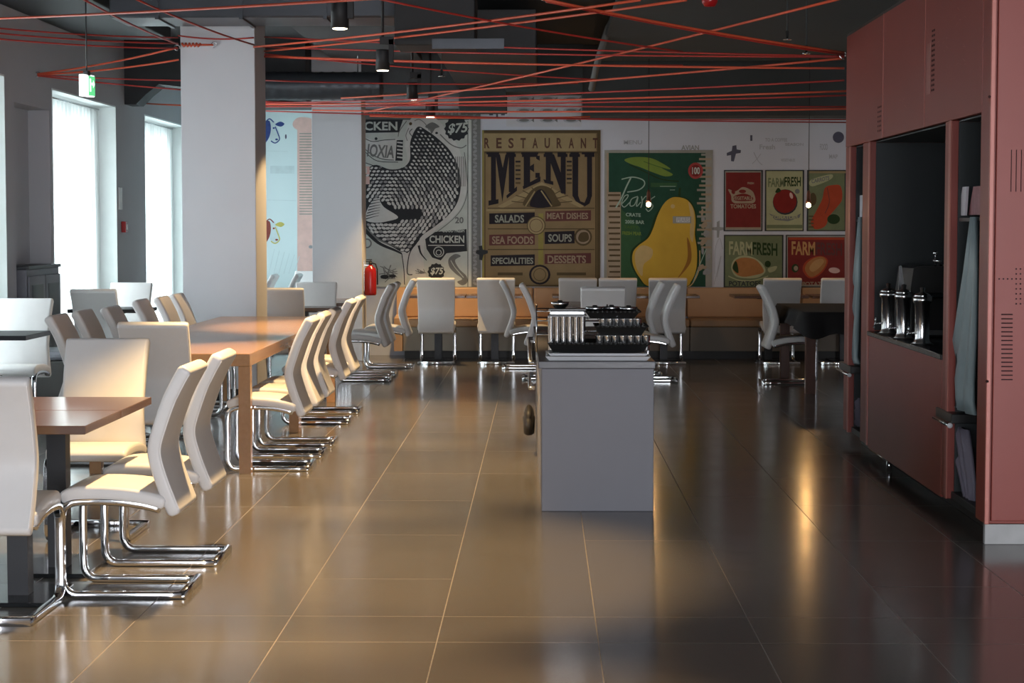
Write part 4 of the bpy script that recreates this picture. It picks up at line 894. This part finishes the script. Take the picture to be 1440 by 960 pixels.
# dark bag hooked on its far left side
bm = newbm(); rs = []
for i, (z, w, d) in enumerate(((.12, .03, .10), (.13, .05, .13), (.30, .055, .14), (.42, .06, .13), (.46, .045, .12), (.50, .05, .13), (.60, .035, .08), (.66, .012, .02))): rs.append([(w*math.cos(a)*(1+.1*math.sin(3*a)), d*math.sin(a), z) for a in [2*PI*k/12 for k in range(12)]])
rings(bm, rs); b = obj('bag', bm, M['kick']); b.location = (-.085, 12.9, .10); b.scale = (.7, 1.1, .36); tag(b, 'small black bag hanging on the left side of the grey counter', 'bag')
CX = .0
def local(x, y, z): return (x-.012*(y-10.32)*1.0, y, z)
# white tray
def tray(name, x0, x1, y0, y1, z, h, m, label, cat, group=None, rim=.02):
    bm = newbm(); t_ = .006
    o1 = [(x0, y0), (x1, y0), (x1, y1), (x0, y1)]
    def ring_(e, zz): return [(x0+e, y0+e, zz), (x1-e, y0+e, zz), (x1-e, y1-e, zz), (x0+e, y1-e, zz)]
    rings(bm, [ring_(rim, z), ring_(0, z+h), ring_(t_, z+h), ring_(rim+t_, z+t_)]); 
    for f in bm.faces: f.smooth = False
    return tag(obj(name, bm, m), label, cat, group)
tray('tray', .02, .588, 10.34, 10.84, CT+.001, .022, M['plastic'], 'white tray lowest on the front end of the grey counter', 'tray', 'trays on the grey counter')
tray('tray', .035, .575, 10.36, 10.82, CT+.025, .014, M['plastic'], 'white tray stacked in the lower white one', 'tray', 'trays on the grey counter', .012)
def basket(x0, x1, y0, y1, z, h, label):
    t = thing('basket', label, 'basket', ((x0+x1)/2, (y0+y1)/2, z), 0, 'black baskets on the grey counter'); hx, hy = (x1-x0)/2, (y1-y0)/2
    bm = newbm(); r = lambda e, zz: [(-hx+e, -hy+e, zz), (hx-e, -hy+e, zz), (hx-e, hy-e, zz), (-hx+e, hy-e, zz)]
    rings(bm, [r(.03, 0), r(.012, h*.6), r(0, h), r(.006, h), r(.018, h*.6), r(.036, .005)])
    for f in bm.faces: f.smooth = False
    obj('shell', bm, M['blkpl'], t)
    bm = newbm(); n = int((x1-x0)/.025)
    for i in range(n):
        x = -hx+.02+i*.025; lathe(bm, [(.001, -.006), (.008, -.004), (.011, 0), (.008, .006), (.001, .008)], (x, -hy+.004, h-.004), 8)
    for i in range(int((y1-y0)/.03)): lathe(bm, [(.001, -.006), (.008, -.004), (.011, 0), (.008, .006), (.001, .008)], (hx-.002, -hy+.02+i*.03, h-.004), 8)
    obj('rim', bm, M['blkpl'], t); return t
Z0 = CT+.041
basket(.03, .585, 10.42, 10.86, Z0, .050, 'widest black basket, lowest of the stack above the white trays')
# cups: steel tumblers
def cup_mesh(r, h, name='steel_cup'):
    bm = newbm(); lathe(bm, [(.001, 0), (r*.82, 0), (r*.86, .004), (r, h-.003), (r*1.05, h), (r*.98, h), (r*.83, .008), (.001, .008)], n=18); return bm
cup0 = None
def cup(x, y, z, h, lab, grp, cache={}):
    key = round(h, 3); z = z+.0
    if key not in cache: cache[key] = obj('steel_cup', cup_mesh((.0165 if h > .1 else .021), h), M['cup']); o = cache[key]
    else: o = cache[key].copy(); COL.objects.link(o)
    o.location = (x, y, z); return tag(o, lab, 'cup', grp)
rows = ['front', 'second', 'third']; cols = ['leftmost', 'second', 'third', 'fourth', 'fifth']
for j in range(3):
    for i in range(6):
        cup(.05+i*.0345, 10.47+j*.046, Z0+.0075, .185, 'tall steel cup standing at the left of the lowest black basket', 'tall steel cups at the left of the basket')
for i in range(7):
    for j in range(2): cup(.315+i*.035*1.22, 10.47+j*.05, Z0+.0075, .082, 'short steel cup in the lowest basket, right of the tall cups', 'short steel cups under the middle basket')
Z1 = Z0+.091
basket(.235+.05, .575, 10.43, 10.78, Z1, .052, 'black basket in the middle layer right of the tall cups')
for i in range(6):
    for j in range(2): cup(.335+i*.038, 10.49+j*.05, Z1+.0075, .082, 'short steel cup in the middle basket, under the topmost basket', 'short steel cups under the top basket')
Z2 = Z1+.091
basket(.235, .535, 10.45, 10.75, Z2, .040, 'topmost black basket of the stack')
def tin(x, y, z, lab):
    t = thing('steel_bowl', lab, 'bowl', (x, y, z), 0, 'steel bowls on top of the stack')
    bm = newbm(); lathe(bm, [(.001, 0), (.028, 0), (.042, .02), (.05, .036), (.052, .036), (.046, .02), (.03, .004), (.001, .004)], n=20); obj('shell', bm, M['steel'], t)
    bm = newbm(); lathe(bm, [(.001, .03), (.012, .045), (.02, .03)], n=10); obj('knob', bm, M['blkpl'], t)
tin(.10, 10.50, Z0+.235, 'left steel bowl resting on the steel rack'); tin(.292, 10.56, Z2+.024, 'steel bowl at the left of the top basket'); tin(.385, 10.60, Z2+.024, 'steel bowl in the middle of the top basket'); tin(.475, 10.53, Z2+.024, 'steel bowl at the right of the top basket')
t = thing('steel_rack', 'low steel rack lying on the tall steel cups', 'rack', (.135, 10.52, Z0+.194))
bm = newbm(); box(bm, -.10, .11, -.09, .09, 0, .006); obj('lower_plate', bm, M['blkpl'], t); bm = newbm(); box(bm, -.09, .10, -.08, .08, .006, .032, bev=.006); obj('steel_box', bm, M['steel'], t); bm = newbm(); box(bm, -.095, .105, -.085, .085, .033, .040); obj('upper_plate', bm, M['blkpl'], t)
# wire shelf behind
t = thing('wire_shelf', 'thin chrome wire shelf standing behind the steel cups', 'shelf', (.03, 11.2, CT))
for x in (-.06, .36):
    for y in (-.12, .25): bm = newbm(); tube(bm, [(x, y, 0), (x, y, .26)], .005, 6); obj('upright', bm, M['chrome'], t)
for z in (.10, .18, .235):
    bm = newbm(); tube(bm, [(-.06, -.12, z), (.36, -.12, z), (.36, .25, z), (-.06, .25, z), (-.06, -.12, z)], .005, 6)
    for i in range(6): tube(bm, [(-.0+i*.06, -.12, z), (-.0+i*.06, .25, z)], .003, 5)
    obj('wire_tier', bm, M['chrome'], t)

# ------------------------------------------------------------------ red serving cabinet on the right
X0 = 2.147; XE = 3.3; YA, YZ = 9.26, 13.65
T_ = thing('serving_cabinet', 'tall red metal serving cabinet with open niches along the right side', 'cabinet', (X0, YA, 0))
def R(name, x0, x1, y0, y1, z0, z1, m, parent=None, bev=.004):
    bm = newbm(); box(bm, x0-X0, x1-X0, y0-YA, y1-YA, z0, z1, bev=bev); return obj(name, bm, m, parent or T_)
UB, UT = 2.095, 2.87
R('near_end_panel', X0, XE, YA+.02, 9.47, .10, UT+.3, M['red'])
R('corner_post', X0-.004, X0+.018, YA-.004, YA+.016, .10, UT+.3, M['redlite'], bev=.003)
door = R('locker_door', X0+.028, XE, YA, YA+.018, .115, UT+.3, M['red'])
R('plinth', X0+.002, XE, YA+.012, YA+.05, 0, .099, M['plinthG'])
R('recessed_plinth', X0+.12, XE, YA+.06, YZ-.05, 0, .10, M['kick'])
R('upper_body', X0+.03, XE, 9.472, YZ-.005, UB+.003, UT-.003, M['slate'])
for a, b2 in ((9.45, 10.857), (10.863, 12.177), (12.183, YZ)): R('fascia_panel', X0-.002, X0+.028, a, b2, UB, UT, M['red'], bev=.003)
R('fascia_strip', X0-.006, X0-.0025, 12.172, 12.188, UB, UT, M['redlite'], bev=0)
R('fascia_strip', X0-.005, X0-.0025, 10.855, 10.865, UB, UT, M['redlite'], bev=0)
R('top_cover', X0, XE, YA+.02, YZ, UT-.002, UT+.02, M['kick'])
for a, b2 in ((10.14, 10.30), (12.63, 12.93), (13.42, YZ)):
    R('upright', X0, XE-.4, a, b2, .10, UB-.002, M['red']); R('edge_strip', X0-.006, X0-.0005, a, a+.05, .10, UB-.002, M['redlite'], bev=0)
for a, b2 in ((10.302, 12.628), (12.932, 13.418), (9.472, 10.138)):
    R('niche_lining', X0+.035, XE-.425, b2-.012, b2, .86 if a == 10.302 else .14, UB-.012, M['slate'], bev=0); R('niche_lining', X0+.035, XE-.425, a, a+.012, .86 if a == 10.302 else .14, UB-.012, M['slate'], bev=0); R('niche_lining', X0+.035, XE-.425, a+.013, b2-.013, UB-.011, UB-.003, M['slate'], bev=0)
R('back_panel', XE-.42, XE-.38, 9.472, YZ-.01, .10, UB-.003, M['slate'])
R('far_end_panel', XE-.4, XE, YZ-.03, YZ, .10, UB-.003, M['red'])
R('work_surface', X0-.012, XE-.425, 10.302, 12.628, .825, .855, M['granite'])
R('lower_panel', X0, X0+.02, 10.305, 12.625, .085, .824, M['red'])
R('niche_floor', X0+.02, XE-.425, 9.475, 10.135, .10, .14, M['slate']); R('niche_floor', X0+.02, XE-.425, 12.935, 13.415, .10, .14, M['slate'])
# perforations of the locker door
def hole(bm, x, z, w, h): box(bm, x-w/2-X0, x+w/2-X0, -.0012, .0, z-h/2, z+h/2)
def dz(px, py): q = atY(px, py, YA); return q.x, q.z
bm = newbm()
for i in range(6): x, z = dz(1422+i*7, 240); hole(bm, x, z, .004, .20)
obj('vent_slots', bm, M['hole'], door); bm = newbm()
for i in range(16): x, z = dz(1416, 442+i*6.1); hole(bm, x, z, .055, .006)
obj('vent_slots', bm, M['hole'], door); bm = newbm()
for i in range(8):
    for j in range(8):
        px, py = 1405+i*6, 378+j*7
        if py < 390 and px < 1428: continue
        if py > 396 and px < 1428: continue
        x, z = dz(px, py); hole(bm, x, z, .007, .007)
obj('perforation', bm, M['hole'], door)
bm = newbm(); x, z = dz(1386.5, 536); lathe(bm, [(.001, -.004), (.007, -.004), (.008, .0)], (x-X0+.006, 0, z), 10, axis='Y'); x, z = dz(1384.5+7, 136); lathe(bm, [(.001, -.006), (.006, -.006), (.007, .0)], (x-X0, 0, z), 10, axis='Y'); obj('lock', bm, M['hole'], door)
# vent holes and scuffs on the fascia
bm = newbm()
for i in range(13): 
    z = 2.28+i*.027
    for dy in (0, .045): box(bm, -.0035, -.002, 10.60-YA+dy, 10.632-YA+dy, z, z+.012)
for i in range(6):
    for dy in (0, .05, .1): box(bm, -.0035, -.002, 12.24-YA+dy, 12.26-YA+dy, 2.14+i*.03, 2.152+i*.03)
obj('fascia_vents', bm, M['hole'], T_)
bm = newbm(); box(bm, -.004, -.0022, 10.70-YA, 10.80-YA, 2.27, 2.55); obj('fascia_patch', bm, M['scuff'], T_)
bm = newbm(); rd = random.Random(5)
for cy, cz in ((9.95, 2.62), (9.9, 2.40), (12.9, 2.5), (11.5, 2.25), (12.7, 2.2), (10.35, 2.5)):
    for i in range(6):
        y, z = cy-YA+rd.uniform(-.12, .12), cz+rd.uniform(-.05, .05); l = rd.uniform(.02, .07); s = rd.uniform(-.4, .4)
        vs = [bm.verts.new((-.0026, y+a, z+b)) for a, b in ((0, 0), (l, l*s), (l, l*s+.004), (0, .004))]; bm.faces.new(vs)
obj('scratches', bm, M['scuff'], T_)
# contents of the big niche
def canister(y, x, h, lab):
    t = thing('drink_dispenser', lab, 'dispenser', (x, y, .855), 0, 'steel drink dispensers in the red cabinet')
    bm = newbm(); lathe(bm, [(.001, 0), (.055, 0), (.058, .008), (.046, .02), (.041, .04), (.043, h*.85), (.054, h*.88), (.056, h), (.001, h)], n=24); obj('tank', bm, M['cup'], t)
    bm = newbm(); lathe(bm, [(.052, h), (.042, h+.012), (.012, h+.026), (.016, h+.05), (.001, h+.055)], n=20); obj('lid', bm, M['chrome'], t)
    bm = newbm(); tube(bm, [(-.045, 0, .07), (-.085, 0, .07), (-.09, 0, .04)], .008); tube(bm, [(-.08, 0, .075), (-.08, 0, .105)], .005); obj('tap', bm, M['chrome'], t)
    bm = newbm(); lathe(bm, [(.001, .0), (.066, .0), (.066, .006), (.055, .01)], n=20); obj('foot_ring', bm, M['blkpl'], t)
    return t
canister(12.25, 2.205, .27, 'steel drink dispenser farthest back in the big niche'); canister(11.70, 2.20, .28, 'steel drink dispenser in the middle of the big niche'); canister(11.15, 2.205, .28, 'steel drink dispenser nearest in the big niche')
t = thing('card_holder', 'pointed upright steel card leaning behind the middle dispenser', 'card holder', (2.235, 11.95, .855))
bm = newbm(); prism(bm, [(-.025, 0), (.025, 0), (.022, .28), (-.005, .44), (-.02, .44)], -.003, .003, 'Y'); obj('card', bm, M['steel'], t); bm = newbm(); box(bm, -.03, .03, -.03, .03, 0, .012); obj('stand', bm, M['blkpl'], t)
t = thing('coffee_machine', 'large black machine with a chrome rim standing in the big niche', 'machine', (2.27, 11.85, .855))
bm = newbm(); box(bm, .0, .5, 0, .55, 0, .245, bev=.01); obj('base_unit', bm, M['blkpl'], t)
bm = newbm(); box(bm, -.015, .52, -.02, .57, .246, .275, bev=.006); obj('rim', bm, M['chrome'], t)
bm = newbm(); prism(bm, [(.0, .276), (.5, .276), (.5, .44), (.05, .44), (.02, .425)], .02, .52, 'Y'); obj('hood', bm, M['blkpl'], t)
bm = newbm(); lathe(bm, [(.001, -.012), (.012, -.012), (.016, 0), (.012, .012), (.001, .012)], (.16, .05, .52), 14); tube(bm, [(.16, .05, .44), (.16, .05, .51)], .006); tube(bm, [(.19, .03, .441), (.19, .03, .47), (.14, .02, .475)], .009); obj('lever', bm, M['chrome'], t)
bm = newbm(); box(bm, .03, .4, -.06, -.002, .02, .05); obj('drip_tray', bm, M['steel'], t)
# narrow niches: cards, hanging sheets, clip bars
def sheet(name, pts_front, label, m, y0, x):          # outline in (Y,z), hung in the niche mouth
    bm = newbm(); rs = []
    for z, a, b2, dx in pts_front:
        n = 14; rs.append([(x+dx+.012*math.sin(k*1.3+z*3), a+(b2-a)*k/(n-1), z) for k in range(n)]+[(x+dx+.016+.012*math.sin(k*1.3+z*3), a+(b2-a)*k/(n-1), z) for k in range(n-1, -1, -1)])
    rings(bm, rs); return tag(obj(name, bm, m), label, 'cloth', 'pale sheets hanging in the cabinet niches')
def yx(px): d = ray(px, 400); return (X0+.03)/d.x*d.y
def zz(px, py): d = ray(px, py); return CAM_H+d.z*(X0+.03)/d.x
def S(rows_): return [(zz((a+b2)/2, py), yx(b2), yx(a), 0) for py, a, b2 in rows_]
sheet('hanging_sheet', S([(305, 1364, 1371), (380, 1353, 1373), (470, 1341, 1370), (533, 1332, 1366), (560, 1335, 1366), (578, 1338, 1369)]), 'pale blue grey sheet hanging in the niche beside the near red door', M['sheet'], 0, X0+.03)
sheet('hanging_sheet', S([(305, 1207, 1210.5), (400, 1199, 1208), (470, 1192, 1204), (500, 1190, 1203), (509, 1191, 1206)]), 'pale blue grey sheet hanging in the far narrow niche', M['sheet'], 0, X0+.03)
sheet('hanging_sheet', S([(601, 1334, 1354), (640, 1340, 1360), (680, 1350, 1365), (708, 1357, 1366)]), 'violet grey strip hanging below the clip bar in the near niche', M['sheet2'], 0, X0+.05)
sheet('hanging_sheet', S([(530, 1195, 1199), (555, 1198, 1201), (600, 1202, 1207)]), 'light strip hanging below the clip in the far niche', M['sheet2'], 0, X0+.05)
for px0, px1, py0, py1, lab in ((1329, 1352, 572, 600, 'black and chrome clip bar across the near narrow niche'), (1189, 1206, 506, 530, 'black clip bar across the far narrow niche')):
    y0, y1 = yx(px1), yx(px0); z0 = zz((px0+px1)/2, py1); z1 = zz((px0+px1)/2, py0)
    t = thing('clip_bar', lab, 'holder', (X0, (y0+y1)/2, (z0+z1)/2), 0, 'clip bars in the cabinet niches'); h = (y1-y0)/2
    bm = newbm(); box(bm, -.012, .12, -h, h, -.02, .03, bev=.004); obj('clamp', bm, M['blkpl'], t)
    bm = newbm(); tube(bm, [(-.02, -h, -.03), (-.02, h, -.03)], .011, 12); obj('roller', bm, M['chrome'], t); bm = newbm(); lathe(bm, [(.001, -.006), (.014, -.006), (.014, 0)], (-.02, -h, -.03), 12, axis='Y'); obj('end_cap', bm, M['plastic'], t)
def cardset(px0, px1, py0, py1, lab, m, x=X0+.06, lean=.12):
    y0, y1 = yx(px1), yx(px0); z0, z1 = zz((px0+px1)/2, py1), zz((px0+px1)/2, py0); bm = newbm(); prism(bm, [(y1, z0), (y0+lean*.3, z0), (y0, z1), (y1-lean*.9, z1)], x, x+.012, 'X'); return tag(obj('leaflet', bm, m), lab, 'leaflet', 'leaflets in the cabinet niches')
cardset(1340, 1352, 263, 303, 'pale leaflet leaning in the near narrow niche', M['card'], X0+.05); cardset(1348, 1371, 262, 302, 'plum patterned leaflet leaning in the near narrow niche', M['cardp'], X0+.075)
cardset(1194, 1206, 275, 306, 'pale leaflet leaning in the far narrow niche', M['card'], X0+.06)
R('leaflet_shelf', X0+.04, X0+.25, 9.60, 10.135, zz(1355, 303)-.03, zz(1355, 303)-.012, M['blkpl'], bev=0); R('leaflet_shelf', X0+.04, X0+.25, 12.935, 13.415, zz(1200, 306)-.03, zz(1200, 306)-.012, M['blkpl'], bev=0)
for y, w, lab in ((9.82, .5, 'black waste bin at the bottom of the near narrow niche'), (13.17, .36, 'black waste bin at the bottom of the far narrow niche')):
    t = thing('waste_bin', lab, 'bin', (X0+.30, y, .141), 0, 'bins in the cabinet niches'); bm = newbm(); box(bm, -.16, .25, -w/2, w/2, 0, .55, bev=.01); obj('body', bm, M['blkpl'], t); bm = newbm(); box(bm, -.165, -.16, -w/4, w/4, .35, .45); obj('handle', bm, M['sheet2'], t)
# chrome foot rail under the cabinet
t = thing('foot_rail', 'short chrome foot and rail under the red cabinet front', 'foot rail', (X0+.02, 12.0, 0))
bm = newbm(); tube(bm, [(.02, .05, .0), (.02, .05, .075)], .018, 12); obj('foot', bm, M['chrome'], t); bm = newbm(); tube(bm, [(.02, .05, .06), (.02, .75, .06)], .009, 10); obj('rail', bm, M['chrome'], t)

# small decals on the reveal of the third window
# ------------------------------------------------------------------ world
w = bpy.data.worlds.new('sky'); SC.world = w; w.use_nodes = True
bg = w.node_tree.nodes['Background']; bg.inputs[0].default_value = (.86, .94, 1, 1); bg.inputs[1].default_value = 1.3
SC.view_settings.view_transform = 'Standard'; SC.view_settings.look = 'None'; SC.view_settings.gamma = 1; SC.view_settings.use_curve_mapping = False
SC.view_settings.exposure = 0.0
